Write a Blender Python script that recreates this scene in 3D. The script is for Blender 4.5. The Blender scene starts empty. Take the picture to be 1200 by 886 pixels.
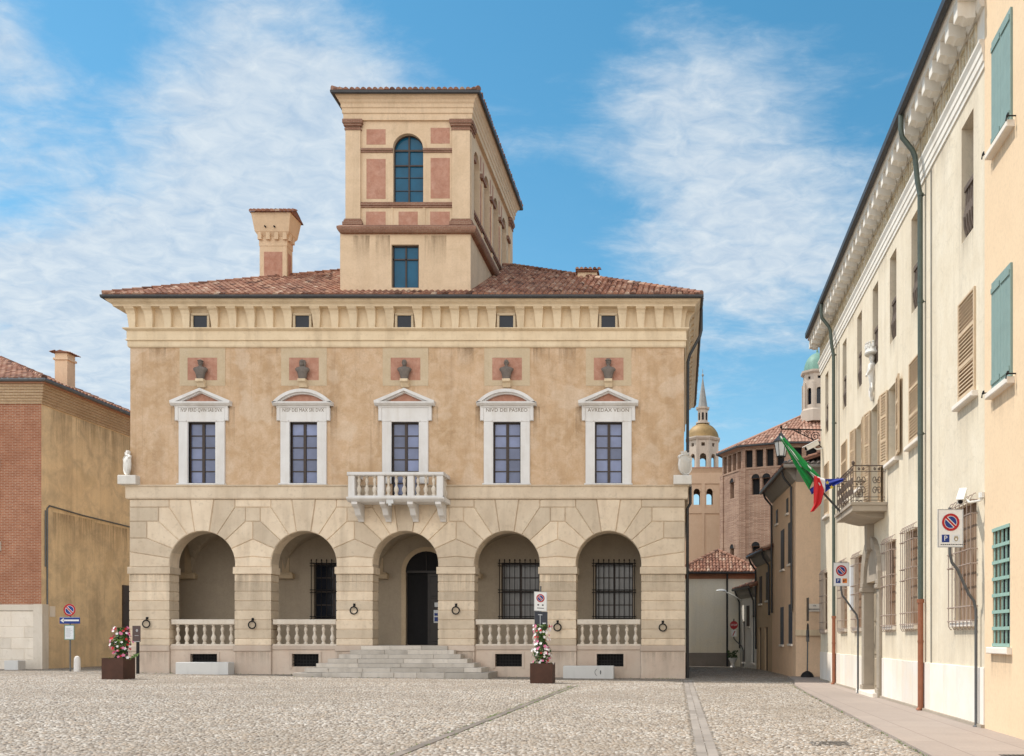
import bpy, bmesh, math, random
from mathutils import Vector, Matrix
random.seed(7)
S = bpy.context.scene
COL = S.collection
PI = math.pi
R = math.radians

# ------------------------------------------------------------------ camera, light, exposure
cam = bpy.data.cameras.new('camera'); cob = bpy.data.objects.new('camera', cam); COL.objects.link(cob)
cob.location = (0, 0, 1.6); cob.rotation_euler = (PI/2, 0, 0)
cam.sensor_width = 36; cam.lens = 33.72; cam.shift_x = -0.1642; cam.shift_y = 0.2542
cam.clip_end = 3000; S.camera = cob
S.view_settings.view_transform = 'Standard'; S.view_settings.look = 'None'
S.view_settings.gamma = 1; S.view_settings.use_curve_mapping = False
S.view_settings.exposure = 1.08
S.cycles.max_bounces = 8; S.cycles.diffuse_bounces = 5; S.cycles.use_denoising = True
SUN_DIR = Vector((9.4, -2.1, -16)).normalized()        # the way the light travels
SUN_EL = math.asin(-SUN_DIR.z); SUN_AZ = math.atan2(-SUN_DIR.x, -SUN_DIR.y)
sl = bpy.data.lights.new('sun', 'SUN'); sl.energy = 2.05; sl.angle = R(0.5); sl.color = (1.0, 0.94, 0.85)
so = bpy.data.objects.new('sun', sl); COL.objects.link(so)
so.rotation_euler = SUN_DIR.to_track_quat('-Z', 'Y').to_euler(); so.location = (-60, 20, 90)

W = bpy.data.worlds.new('World'); S.world = W; W.use_nodes = True
def world():
    nt = W.node_tree; N = nt.nodes; L = nt.links
    for n in list(N): N.remove(n)
    def nd(t, **k):
        n = N.new(t)
        for a, b in k.items(): setattr(n, a, b)
        return n
    def m(op, a, b=None, c=None):
        n = nd('ShaderNodeMath', operation=op)
        for i, v in enumerate((a, b, c)):
            if v is None: continue
            if isinstance(v, (int, float)): n.inputs[i].default_value = v
            else: L.new(v, n.inputs[i])
        return n.outputs[0]
    sky = nd('ShaderNodeTexSky', sky_type='NISHITA', sun_disc=False)
    sky.sun_elevation = SUN_EL; sky.sun_rotation = SUN_AZ; sky.air_density = 1.0; sky.dust_density = 0.3; sky.ozone_density = 1.6
    hs = nd('ShaderNodeHueSaturation'); hs.inputs['Saturation'].default_value = 1.29; hs.inputs['Value'].default_value = SKY_VAL; hs.inputs['Hue'].default_value = 0.477
    L.new(sky.outputs[0], hs.inputs['Color'])
    tc = nd('ShaderNodeTexCoord')
    nrm = nd('ShaderNodeVectorMath', operation='NORMALIZE'); L.new(tc.outputs['Generated'], nrm.inputs[0])
    sp = nd('ShaderNodeSeparateXYZ'); L.new(nrm.outputs[0], sp.inputs[0])
    zz = m('ADD', m('MAXIMUM', sp.outputs[2], 0.0), 0.18)
    cb = nd('ShaderNodeCombineXYZ'); L.new(m('DIVIDE', sp.outputs[0], zz), cb.inputs[0]); L.new(m('DIVIDE', sp.outputs[1], zz), cb.inputs[1])
    def noise(scale, detail, rough, rot=0, sx=1, sy=1, dist=0.0, off=0):
        mp = nd('ShaderNodeMapping'); mp.inputs['Rotation'].default_value = (0, 0, rot); mp.inputs['Scale'].default_value = (sx, sy, 1); mp.inputs['Location'].default_value = (off, off*0.7, 0)
        L.new(cb.outputs[0], mp.inputs['Vector'])
        n = nd('ShaderNodeTexNoise'); n.inputs['Scale'].default_value = scale; n.inputs['Detail'].default_value = detail; n.inputs['Roughness'].default_value = rough; n.inputs['Distortion'].default_value = dist
        L.new(mp.outputs[0], n.inputs['Vector']); return n.outputs[0]
    n1 = noise(1.5, 9, 0.62, 0.5, 1.0, 1.7, 0.35, 3.1)
    n2 = noise(3.0, 10, 0.66, 0.8, 1.0, 2.1, 0.6, 1.7)
    n3 = noise(20, 8, 0.6, 0.6, 1.0, 1.2, 0.6, 0.3)
    cov = m('ADD', m('MULTIPLY', n1, 1.25), m('ADD', m('MULTIPLY', n2, 1.0), m('MULTIPLY', n3, 0.26)))
    def blob(px, py, sig, amp):
        d = Vector(((px-797)/1124, 1, (748-py)/1124)).normalized()
        vm = nd('ShaderNodeVectorMath', operation='DOT_PRODUCT'); L.new(nrm.outputs[0], vm.inputs[0]); vm.inputs[1].default_value = d
        e = m('EXPONENT', m('MULTIPLY', m('SUBTRACT', vm.outputs['Value'], 1.0), 1/sig**2))
        return m('MULTIPLY', e, amp)
    tot = cov
    for b in CLOUD_BLOBS: tot = m('ADD', tot, blob(*b))
    mr = nd('ShaderNodeMapRange', interpolation_type='SMOOTHSTEP'); L.new(tot, mr.inputs[0])
    mr.inputs[1].default_value = 1.28; mr.inputs[2].default_value = 1.98
    # thin veil towards the horizon
    veil = m('MULTIPLY', m('POWER', m('SUBTRACT', 1.0, m('MAXIMUM', sp.outputs[2], 0.0)), 6.0), 0.50)
    alpha = m('MINIMUM', m('ADD', m('MULTIPLY', mr.outputs[0], 0.86), veil), 0.93)
    # bright cloud fill added to the unseen sky behind the camera for shaded fronts
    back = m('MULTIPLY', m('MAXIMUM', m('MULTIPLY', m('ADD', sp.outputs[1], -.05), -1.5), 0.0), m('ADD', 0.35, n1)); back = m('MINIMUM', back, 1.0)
    cc = nd('ShaderNodeMixRGB'); L.new(back, cc.inputs[0]); cl = nd('ShaderNodeMixRGB'); L.new(m('MINIMUM', m('MAXIMUM', m('MULTIPLY', m('SUBTRACT', n3, .3), 2.4), 0.0), 1.0), cl.inputs[0]); cl.inputs[1].default_value = CLOUD_LOW; cl.inputs[2].default_value = CLOUD_COL; L.new(cl.outputs[0], cc.inputs[1]); cc.inputs[2].default_value = BACK_FILL
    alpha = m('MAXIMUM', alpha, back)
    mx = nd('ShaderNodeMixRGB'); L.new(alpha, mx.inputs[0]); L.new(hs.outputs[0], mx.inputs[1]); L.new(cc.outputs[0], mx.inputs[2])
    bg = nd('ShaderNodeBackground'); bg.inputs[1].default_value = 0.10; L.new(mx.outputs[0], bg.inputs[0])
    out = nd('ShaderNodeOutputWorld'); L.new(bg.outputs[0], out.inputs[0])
SKY_VAL = 0.74
CLOUD_COL = (3.75, 4.05, 4.25, 1); CLOUD_LOW = (2.5, 3.05, 3.7, 1); BACK_FILL = (9.2, 8.95, 8.6, 1)
CLOUD_BLOBS = [(60, 370, .14, .75), (300, 380, .10, .42), (310, 60, .09, .50), (420, 200, .07, .32), (10, 50, .03, .60), (220, 240, .07, .26), (900, 150, .11, .46), (730, 120, .06, .28), (590, 130, .04, .25), (880, 330, .09, .34),
               (800, 300, .08, .16), (50, 140, .08, -.42), (600, 60, .07, -.35), (1010, -10, .10, -.50), (660, 230, .07, -.30), (880, 440, .08, -.22), (990,250,.07,.16), (140, 60, .06, -.3)]
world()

# ------------------------------------------------------------------ mesh helpers
def ident(u, d, z): return (u, d, z)
def front(Y0): return lambda u, d, z: (u, Y0 - d, z)          # wall facing the camera: u = x, d = out of the wall
def west(X0): return lambda u, d, z: (X0 - d, u, z)           # wall facing -x: u = y
def east(X0): return lambda u, d, z: (X0 + d, u, z)           # wall facing +x
def south_line(p, q):                                          # any vertical wall from p to q (plan); outward is to the right of p->q
    p = Vector(p); q = Vector(q); t = (q-p).normalized(); n = Vector((t.y, -t.x))
    return lambda u, d, z: (p.x + t.x*u + n.x*d, p.y + t.y*u + n.y*d, z)

class MB:
    def __init__(s, T=ident): s.v = []; s.f = []; s.c = []; s.T = T; s.tint = 0.5
    def add(s, vs, fs):
        o = len(s.v); s.v += [s.T(*p) for p in vs]
        for f in fs: s.f.append(tuple(i+o for i in f)); s.c.append(s.tint)
    def quad(s, *p): s.add(p, [tuple(range(len(p)))])
    poly = quad
    def box(s, a0, a1, b0, b1, c0, c1):
        v = [(a0,b0,c0),(a1,b0,c0),(a1,b1,c0),(a0,b1,c0),(a0,b0,c1),(a1,b0,c1),(a1,b1,c1),(a0,b1,c1)]
        s.add(v, [(0,3,2,1),(4,5,6,7),(0,1,5,4),(1,2,6,5),(2,3,7,6),(3,0,4,7)])
    def cbox(s, a0, a1, b0, b1, c0, c1, ch=.02):               # box with chamfered edges on the outer (b1) face
        v = [(a0,b0,c0),(a1,b0,c0),(a1,b0,c1),(a0,b0,c1),(a0,b1-ch,c0),(a1,b1-ch,c0),(a1,b1-ch,c1),(a0,b1-ch,c1),
             (a0+ch,b1,c0+ch),(a1-ch,b1,c0+ch),(a1-ch,b1,c1-ch),(a0+ch,b1,c1-ch)]
        s.add(v, [(0,1,2,3),(0,4,5,1),(1,5,6,2),(2,6,7,3),(3,7,4,0),(4,8,9,5),(5,9,10,6),(6,10,11,7),(7,11,8,4),(8,11,10,9)])
    def prism(s, pts, b0, b1):                                 # pts in (a,c); extruded along b
        n = len(pts)
        s.add([(a,b0,c) for a,c in pts] + [(a,b1,c) for a,c in pts],
              [tuple(range(n)), tuple(range(2*n-1, n-1, -1))] + [(i,(i+1)%n,n+(i+1)%n,n+i) for i in range(n)])
    def prism_u(s, pts, a0, a1):                               # pts in (b,c); extruded along a
        n = len(pts)
        s.add([(a0,b,c) for b,c in pts] + [(a1,b,c) for b,c in pts],
              [tuple(range(n)), tuple(range(2*n-1, n-1, -1))] + [(i,(i+1)%n,n+(i+1)%n,n+i) for i in range(n)])
    def stone(s, pts, d0, d1, inset, jit=True):                # a block face with a V joint round it; pts (a,c)
        A = sum(pts[i][0]*pts[(i+1)%len(pts)][1]-pts[(i+1)%len(pts)][0]*pts[i][1] for i in range(len(pts)))
        if A < 0: pts = pts[::-1]
        n = len(pts); inn = []
        for i in range(n):
            p0 = Vector(pts[i-1]); p1 = Vector(pts[i]); p2 = Vector(pts[(i+1)%n])
            e1 = (p1-p0).normalized(); e2 = (p2-p1).normalized()
            n1 = Vector((-e1.y, e1.x)); n2 = Vector((-e2.y, e2.x)); m = n1+n2
            if m.length < 1e-6: m = n1
            m = m/max(m.dot(m)/2, .25) if True else m
            k = inset
            inn.append((p1.x+m.x*k, p1.y+m.y*k))
        if jit: s.tint = random.random()
        s.add([(a,d0,c) for a,c in pts]+[(a,d1,c) for a,c in inn], [(i,(i+1)%n,n+(i+1)%n,n+i) for i in range(n)]+[tuple(range(n,2*n))])
    def tube(s, pts, r, n=8, cap=True, closed=False):
        pts = [Vector(p) for p in pts]; rr = r if isinstance(r, (list, tuple)) else [r]*len(pts)
        rings = []; up = None; N = len(pts)
        for i, p in enumerate(pts):
            if closed: t = pts[(i+1)%N]-pts[i-1]
            else: t = pts[min(i+1, N-1)]-pts[max(i-1, 0)]
            t.normalize()
            if up is None: up = Vector((0,0,1)) if abs(t.z) < .9 else Vector((1,0,0))
            a = up - t*up.dot(t)
            if a.length < 1e-4: a = t.orthogonal()
            a.normalize(); up = a; b = t.cross(a)
            rings.append([tuple(p + (a*math.cos(2*PI*k/n)+b*math.sin(2*PI*k/n))*rr[i]) for k in range(n)])
        v = [q for ring in rings for q in ring]; f = []
        for i in range(N if closed else N-1):
            j = (i+1) % N
            for k in range(n): f.append((i*n+k, i*n+(k+1)%n, j*n+(k+1)%n, j*n+k))
        if cap and not closed: f += [tuple(range(n-1,-1,-1)), tuple((N-1)*n+k for k in range(n))]
        s.add(v, f)
    def lathe(s, prof, c, n=12, sx=1, sy=1, rot=0):            # prof (r,z) about vertical axis through c
        v = []; f = []; m = len(prof)
        for r, z in prof:
            for k in range(n):
                a = 2*PI*k/n+rot; v.append((c[0]+r*math.cos(a)*sx, c[1]+r*math.sin(a)*sy, c[2]+z))
        for i in range(m-1):
            for k in range(n): f.append((i*n+k, i*n+(k+1)%n, (i+1)*n+(k+1)%n, (i+1)*n+k))
        f += [tuple(range(n-1,-1,-1)), tuple((m-1)*n+k for k in range(n))]
        s.add(v, f)
    def sweep(s, prof, path, closed_prof=True):                # prof (d,z) d = outward; path plan points, outward is to the right of travel
        P = [Vector(p) for p in path]; rings = []
        for i, p in enumerate(P):
            ns = []
            if i > 0: t = (p-P[i-1]).normalized(); ns.append(Vector((t.y,-t.x)))
            if i < len(P)-1: t = (P[i+1]-p).normalized(); ns.append(Vector((t.y,-t.x)))
            n = ns[0] if len(ns) == 1 else (ns[0]+ns[1])/(1+ns[0].dot(ns[1]))
            rings.append([(p.x+n.x*d, p.y+n.y*d, z) for d, z in prof])
        m = len(prof); v = [q for r_ in rings for q in r_]; f = []
        for i in range(len(P)-1):
            for k in range(m if closed_prof else m-1): f.append((i*m+k, i*m+(k+1)%m, (i+1)*m+(k+1)%m, (i+1)*m+k))
        if closed_prof: f += [tuple(range(m)), tuple((len(P)-1)*m+k for k in range(m-1,-1,-1))]
        s.add(v, f)
    def wall(s, u0, u1, z0, z1, holes, d=0, depth=.3, back=False):   # wall skin with rectangular holes and their reveals
        us = sorted({u0,u1,*[h[0] for h in holes],*[h[1] for h in holes]}); zs = sorted({z0,z1,*[h[2] for h in holes],*[h[3] for h in holes]})
        us = [u for u in us if u0 <= u <= u1]; zs = [z for z in zs if z0 <= z <= z1]
        for a, b in zip(us, us[1:]):
            for c, e in zip(zs, zs[1:]):
                um = (a+b)/2; zm = (c+e)/2
                if any(h[0] < um < h[1] and h[2] < zm < h[3] for h in holes): continue
                s.quad((a,d,c),(b,d,c),(b,d,e),(a,d,e))
        for a, b, c, e in holes:
            s.quad((a,d,c),(a,d-depth,c),(a,d-depth,e),(a,d,e)); s.quad((b,d,c),(b,d-depth,c),(b,d-depth,e),(b,d,e))
            s.quad((a,d,c),(b,d,c),(b,d-depth,c),(a,d-depth,c)); s.quad((a,d,e),(b,d,e),(b,d-depth,e),(a,d-depth,e))
    def build(s, name, mat, parent=None, smooth=False, bevel=0, weld=True):
        me = bpy.data.meshes.new(name)
        off = Vector((0,0,0)); p = parent
        while p is not None: off += p.location; p = p.parent
        me.from_pydata([tuple(Vector(q)-off) for q in s.v], [], s.f)
        at = me.attributes.new('tint', 'FLOAT', 'FACE'); at.data.foreach_set('value', s.c)
        bm = bmesh.new(); bm.from_mesh(me)
        if weld: bmesh.ops.remove_doubles(bm, verts=bm.verts, dist=1e-5)
        bmesh.ops.recalc_face_normals(bm, faces=bm.faces)
        bm.to_mesh(me); bm.free()
        if smooth: me.polygons.foreach_set('use_smooth', [True]*len(me.polygons))
        me.materials.append(M[mat] if isinstance(mat, str) else mat)
        o = bpy.data.objects.new(name, me); COL.objects.link(o)
        if parent is not None: o.parent = parent
        if smooth and smooth != 'all':
            try: me.set_sharp_from_angle(angle=R(35))
            except Exception: pass
        if bevel:
            b = o.modifiers.new('bevel', 'BEVEL'); b.width = bevel; b.segments = 2; b.limit_method = 'ANGLE'
        return o

def tag(o, label, cat, group=None, kind=None):
    if label: o['label'] = label
    if cat: o['category'] = cat
    if group: o['group'] = group
    if kind: o['kind'] = kind
    return o
def thing(name, label, cat, loc=(0,0,0), group=None):
    o = bpy.data.objects.new(name, None); COL.objects.link(o); o.location = loc; o.empty_display_size = .3
    return tag(o, label, cat, group)
def box(name, mat, parent, *b, T=ident, bevel=0):
    m = MB(T); m.box(*b); return m.build(name, mat, parent, bevel=bevel)
def arc(c, r, a0, a1, n): return [(c[0]+r*math.cos(R(a0+(a1-a0)*i/n)), c[1]+r*math.sin(R(a0+(a1-a0)*i/n))) for i in range(n+1)]
def gz(x): return max(-.16, min(.19, -.0108*x-.08))            # the square rises gently to the left

def text_mesh(txt, name, mat, parent, T, u, z, size, d=.004, depth=.004, align='CENTER', fit=None):
    cu = bpy.data.curves.new(name, 'FONT'); cu.body = txt; cu.size = size; cu.align_x = align; cu.align_y = 'CENTER'; cu.resolution_u = 2
    ob = bpy.data.objects.new(name, cu); COL.objects.link(ob)
    me = bpy.data.meshes.new_from_object(ob.evaluated_get(bpy.context.evaluated_depsgraph_get()))
    bpy.data.objects.remove(ob); bpy.data.curves.remove(cu)
    m = MB(T); n = len(me.vertices); kx = 1.0
    if fit: xs = [v.co.x for v in me.vertices]; kx = fit/(max(xs)-min(xs))
    fs = [tuple(p.vertices) for p in me.polygons]
    ec = {}
    for f in fs:
        for i in range(len(f)):
            e = (f[i], f[(i+1)%len(f)]); k = tuple(sorted(e)); ec[k] = ec.get(k, 0)+1
    vs = [(u+v.co.x*kx, d, z+v.co.y) for v in me.vertices]+[(u+v.co.x*kx, d+depth, z+v.co.y) for v in me.vertices]
    F = [tuple(i+n for i in f) for f in fs]+[(a,b,b+n,a+n) for (a,b),c in ec.items() if c == 1]
    m.add(vs, F); bpy.data.meshes.remove(me)
    return m.build(name, mat, parent, weld=False)
# ------------------------------------------------------------------ materials
M = {}
class NT:
    def __init__(s, name):
        s.m = bpy.data.materials.new(name); s.m.use_nodes = True; s.t = s.m.node_tree; s.N = s.t.nodes; s.L = s.t.links
        s.b = s.N['Principled BSDF']; s.tc = s.N.new('ShaderNodeTexCoord'); M[name] = s.m
    def nd(s, t, **k):
        n = s.N.new(t)
        for a, b in k.items(): setattr(n, a, b)
        return n
    def sv(s, sock, v):
        if isinstance(v, bpy.types.NodeSocket): s.L.new(v, sock)
        elif isinstance(v, tuple) and len(v) == 3 and sock.type == 'RGBA': sock.default_value = (*v, 1)
        else: sock.default_value = v
    def mth(s, op, a, b=0.0, c=0.0):
        n = s.nd('ShaderNodeMath', operation=op)
        for i, v in enumerate((a, b, c)): s.sv(n.inputs[i], v)
        return n.outputs[0]
    def coord(s, scale=(1,1,1), rot=(0,0,0), loc=(0,0,0), src=None):
        mp = s.nd('ShaderNodeMapping'); mp.inputs['Scale'].default_value = scale; mp.inputs['Rotation'].default_value = rot; mp.inputs['Location'].default_value = loc
        s.L.new(src or s.tc.outputs['Object'], mp.inputs['Vector']); return mp.outputs[0]
    def noise(s, scale, detail=4, rough=.55, vec=None, dist=0.0):
        n = s.nd('ShaderNodeTexNoise'); n.inputs['Scale'].default_value = scale; n.inputs['Detail'].default_value = detail; n.inputs['Roughness'].default_value = rough; n.inputs['Distortion'].default_value = dist
        s.L.new(vec or s.tc.outputs['Object'], n.inputs['Vector']); return n.outputs['Fac']
    def ramp(s, fac, stops, interp='LINEAR'):
        r = s.nd('ShaderNodeValToRGB'); r.color_ramp.interpolation = interp; e = r.color_ramp.elements
        while len(e) < len(stops): e.new(.5)
        for i, (p, c) in enumerate(stops):
            e[i].position = p; e[i].color = (c, c, c, 1) if isinstance(c, (int, float)) else (*c, 1)
        s.L.new(fac, r.inputs[0]); return r.outputs[0]
    def mix(s, f, a, b, mode='MIX'):
        n = s.nd('ShaderNodeMixRGB', blend_type=mode); s.sv(n.inputs[0], f); s.sv(n.inputs[1], a); s.sv(n.inputs[2], b); return n.outputs[0]
    def tint(s):
        a = s.nd('ShaderNodeAttribute', attribute_name='tint'); return a.outputs['Fac']
    def bump(s, h, strength=.3, dist=.02, prev=None):
        n = s.nd('ShaderNodeBump'); n.inputs['Strength'].default_value = strength; n.inputs['Distance'].default_value = dist; s.L.new(h, n.inputs['Height'])
        if prev is not None: s.L.new(prev, n.inputs['Normal'])
        return n.outputs[0]
    def out(s, col, rough=.85, normal=None, metal=0.0, spec=.3):
        s.sv(s.b.inputs['Base Color'], col); s.sv(s.b.inputs['Roughness'], rough); s.b.inputs['Metallic'].default_value = metal
        s.b.inputs['Specular IOR Level'].default_value = spec
        if normal is not None: s.L.new(normal, s.b.inputs['Normal'])
        return s.m

def plaster(name, a, b, c, big=.35, mid=1.6, streak=.5, bump=.25, stain=None, patch=None, rough=.9):
    n = NT(name)
    f1 = n.noise(big, 6, .6); f2 = n.noise(mid, 8, .68, dist=.4); f3 = n.noise(14, 6, .7)
    col = n.mix(n.ramp(f1, [(.36,0.),(.64,1.)]), a, b)
    col = n.mix(n.mth('MULTIPLY', n.ramp(f2, [(.42,0.),(.68,1.)]), .75), col, c)
    st = n.noise(1.0, 6, .6, n.coord((1.8,1.8,.14)))
    col = n.mix(n.mth('MULTIPLY', n.ramp(st, [(.48,0.),(.75,1.)]), streak*.5), col, stain or tuple(x*.62 for x in a))
    fs = n.noise(1.0, 7, .65, n.coord((5.5,5.5,.16), loc=(2,5,1)))
    col = n.mix(n.mth('MULTIPLY', n.ramp(fs, [(.56,0.),(.70,1.)]), streak*.42), col, stain or tuple(x*.62 for x in a))
    vc = n.nd('ShaderNodeTexVoronoi', feature='DISTANCE_TO_EDGE'); vc.inputs['Scale'].default_value = .42
    wv = n.nd('ShaderNodeVectorMath', operation='ADD'); n.L.new(n.tc.outputs['Object'], wv.inputs[0]); nc = n.nd('ShaderNodeTexNoise'); nc.inputs['Scale'].default_value = 2.2; nc.inputs['Detail'].default_value = 6; n.L.new(n.tc.outputs['Object'], nc.inputs['Vector']); n.L.new(nc.outputs['Color'], wv.inputs[1]); n.L.new(wv.outputs[0], vc.inputs['Vector'])
    col = n.mix(n.mth('MULTIPLY', n.ramp(vc.outputs['Distance'], [(0.,1.),(.010,0.)]), streak*.28), col, tuple(x*.5 for x in a))
    if patch:
        f5 = n.noise(.55, 3, .5, n.coord((1,1,1.2), loc=(4.3,1.1,7.7)))
        col = n.mix(n.mth('MULTIPLY', n.ramp(f5, [(.60,0.),(.64,1.)]), .34), col, patch)
    col = n.mix(n.mth('MULTIPLY', n.ramp(f3, [(.3,1.),(.55,0.)]), .22), col, tuple(x*.55 for x in a))
    nr = n.bump(f3, bump, .02); nr = n.bump(f2, bump*.8, .05, nr)
    return n.out(col, rough, nr, spec=.2)

def stone(name, a, b, dark, tintamt=.3, bump=.3, scale=1.0, spots=.3):
    n = NT(name)
    f1 = n.noise(1.1*scale, 6, .62); f2 = n.noise(6*scale, 8, .7); f3 = n.noise(38*scale, 4, .7)
    col = n.mix(n.ramp(f1, [(.35,0.),(.66,1.)]), a, b)
    t = n.mth('MULTIPLY_ADD', n.tint(), tintamt, 1-tintamt*.5)
    col = n.mix(1.0, col, n.mix(0.0, t, t), 'MULTIPLY')
    st = n.noise(1.3, 5, .6, n.coord((1.6,1.6,.22)))
    dk = n.mth('MULTIPLY', n.ramp(st, [(.5,0.),(.72,1.)]), .4)
    col = n.mix(dk, col, dark)
    col = n.mix(n.mth('MULTIPLY', n.ramp(f2, [(.30,1.),(.46,0.)]), spots), col, dark)
    nr = n.bump(f3, bump*.7, .01); nr = n.bump(f2, bump, .03, nr)
    return n.out(col, .85, nr, spec=.25)

def brick(name, c1, c2, mortar, bw=.25, rh=.075, msize=.012, weather=None):
    n = NT(name)
    sp = n.nd('ShaderNodeSeparateXYZ'); n.L.new(n.tc.outputs['Object'], sp.inputs[0])
    cb = n.nd('ShaderNodeCombineXYZ'); n.L.new(n.mth('ADD', sp.outputs[0], sp.outputs[1]), cb.inputs[0]); n.L.new(sp.outputs[2], cb.inputs[1])
    b = n.nd('ShaderNodeTexBrick'); n.L.new(cb.outputs[0], b.inputs['Vector'])
    b.inputs['Scale'].default_value = 1; b.inputs['Brick Width'].default_value = bw; b.inputs['Row Height'].default_value = rh; b.inputs['Mortar Size'].default_value = msize
    b.inputs['Color1'].default_value = (*c1,1); b.inputs['Color2'].default_value = (*c2,1); b.inputs['Mortar'].default_value = (*mortar,1); b.inputs['Bias'].default_value = -.1
    f = n.noise(.8, 6, .65); f2 = n.noise(9, 6, .7)
    col = n.mix(n.mth('MULTIPLY', n.ramp(f, [(.4,0.),(.7,1.)]), .45), b.outputs[0], weather or tuple(x*.6 for x in c1))
    col = n.mix(n.mth('MULTIPLY', n.ramp(f2, [(.35,1.),(.6,0.)]), .3), col, tuple(x*.5 for x in c2))
    nr = n.bump(b.outputs['Fac'], -.35, .012); nr = n.bump(f2, .3, .02, nr)
    return n.out(col, .9, nr, spec=.2)

def plain(name, c, rough=.5, metal=0., var=.25, scale=6, bump=.05, spec=.4):
    n = NT(name); f = n.noise(scale, 5, .65)
    col = n.mix(n.ramp(f, [(.35,0.),(.7,1.)]), c, tuple(x*(1-var) for x in c))
    return n.out(col, rough, n.bump(f, bump, .02) if bump else None, metal, spec)

plaster('ochre_plaster', (.49,.33,.195), (.60,.42,.27), (.70,.54,.395), big=.45, mid=1.9, streak=.7, stain=(.27,.165,.09), patch=(.70,.575,.45), bump=.45)
plaster('frame_plaster', (.56,.45,.31), (.60,.49,.35), (.52,.40,.26), streak=.3)
plaster('terracotta_panel', (.46,.235,.165), (.40,.20,.14), (.56,.34,.26), big=1.2, mid=4, streak=.5)
plaster('tower_plaster', (.67,.505,.345), (.72,.55,.385), (.60,.445,.295), streak=.6, bump=.2)
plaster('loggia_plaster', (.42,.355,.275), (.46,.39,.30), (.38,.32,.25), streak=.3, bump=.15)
plaster('cream_plaster', (.74,.65,.505), (.77,.69,.555), (.68,.585,.44), streak=.75, stain=(.46,.385,.29), bump=.12)
plaster('peach_plaster', (.78,.59,.395), (.80,.61,.415), (.74,.555,.37), streak=.12, bump=.05, stain=(.75,.52,.30))
plaster('yellow_plaster', (.84,.66,.42), (.76,.58,.36), (.48,.38,.26), big=.3, mid=1.1, streak=.55, stain=(.30,.21,.125), patch=(.66,.50,.29))
plaster('alley_plaster', (.80,.58,.40), (.77,.56,.385), (.70,.51,.35), streak=.35, bump=.12)
plaster('alley_ochre', (.58,.43,.28), (.54,.40,.26), (.50,.37,.24), streak=.35, bump=.12)
plaster('alley_pale', (.78,.75,.69), (.74,.70,.63), (.70,.66,.58), streak=.4, bump=.12)
plaster('endwall_plaster', (.80,.76,.66), (.80,.71,.54), (.74,.71,.63), big=.25, mid=.8, streak=.5, bump=.1)
plaster('grey_dado', (.22,.20,.18), (.25,.22,.20), (.19,.17,.15), bump=.15)
plaster('bell_plaster', (.60,.42,.29), (.56,.39,.27), (.62,.45,.32), streak=.3, bump=.1)
stone('rusticated_stone', (.70,.59,.455), (.61,.50,.375), (.36,.285,.205), tintamt=.34, bump=.6, spots=.4)
stone('cornice_stone', (.76,.625,.445), (.68,.545,.375), (.40,.30,.19), tintamt=.10, bump=.25)
stone('plinth_stone', (.58,.49,.41), (.54,.43,.35), (.35,.29,.24), tintamt=.2, bump=.3)
stone('white_marble', (.74,.73,.72), (.67,.655,.64), (.50,.45,.39), tintamt=.08, bump=.15, spots=.15)
stone('step_stone', (.58,.535,.48), (.49,.445,.39), (.27,.24,.21), tintamt=.4, bump=.35)
stone('shield_stone', (.72,.70,.66), (.66,.63,.58), (.42,.39,.35), bump=.3)
stone('baluster_stone', (.68,.62,.54), (.62,.55,.46), (.42,.35,.27), tintamt=.2, bump=.2)
stone('travertine', (.78,.74,.69), (.80,.71,.60), (.58,.52,.45), tintamt=.18, bump=.12, spots=.12)
stone('portal_stone', (.36,.31,.25), (.42,.36,.29), (.30,.26,.21), bump=.3)
stone('white_stucco', (.80,.765,.70), (.76,.715,.64), (.55,.48,.39), tintamt=.05, bump=.12, spots=.1)
stone('concrete_white', (.64,.64,.63), (.60,.60,.59), (.45,.45,.44), tintamt=.05, bump=.1, spots=.1)
stone('left_base_stone', (.74,.68,.60), (.69,.62,.53), (.40,.35,.28), tintamt=.2, bump=.25)
stone('bronze_bust', (.15,.13,.115), (.20,.17,.15), (.07,.06,.055), bump=.3, scale=6)
brick('red_brick', (.33,.115,.06), (.44,.18,.10), (.46,.36,.27), msize=.011)
brick('pale_brick', (.50,.34,.20), (.42,.26,.15), (.55,.45,.33), rh=.07)
brick('church_brick', (.25,.14,.095), (.40,.25,.175), (.40,.31,.24), bw=.42, rh=.12, msize=.014, weather=(.20,.115,.085))
brick('brick_trim', (.25,.115,.075), (.34,.175,.12), (.34,.24,.18), bw=.2, rh=.06)

def tiles(name, a, b, c):
    n = NT(name); t = n.tint(); f = n.noise(5, 6, .7); f2 = n.noise(.5, 4, .6)
    col = n.ramp(t, [(0., tuple(x*.5 for x in a)), (.2, a), (.5, b), (.82, c), (1., (.52,.38,.29))])
    col = n.mix(n.mth('MULTIPLY', n.ramp(f, [(.45,0.),(.7,1.)]), .5), col, (.12,.085,.07))
    col = n.mix(n.mth('MULTIPLY', n.ramp(f2, [(.45,0.),(.7,1.)]), .3), col, (.20,.15,.125))
    return n.out(col, .9, n.bump(f, .3, .02), spec=.2)
tiles('roof_tile', (.22,.10,.068), (.34,.165,.11), (.44,.27,.19))
tiles('church_tile', (.36,.19,.135), (.42,.24,.175), (.46,.29,.22))

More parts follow.
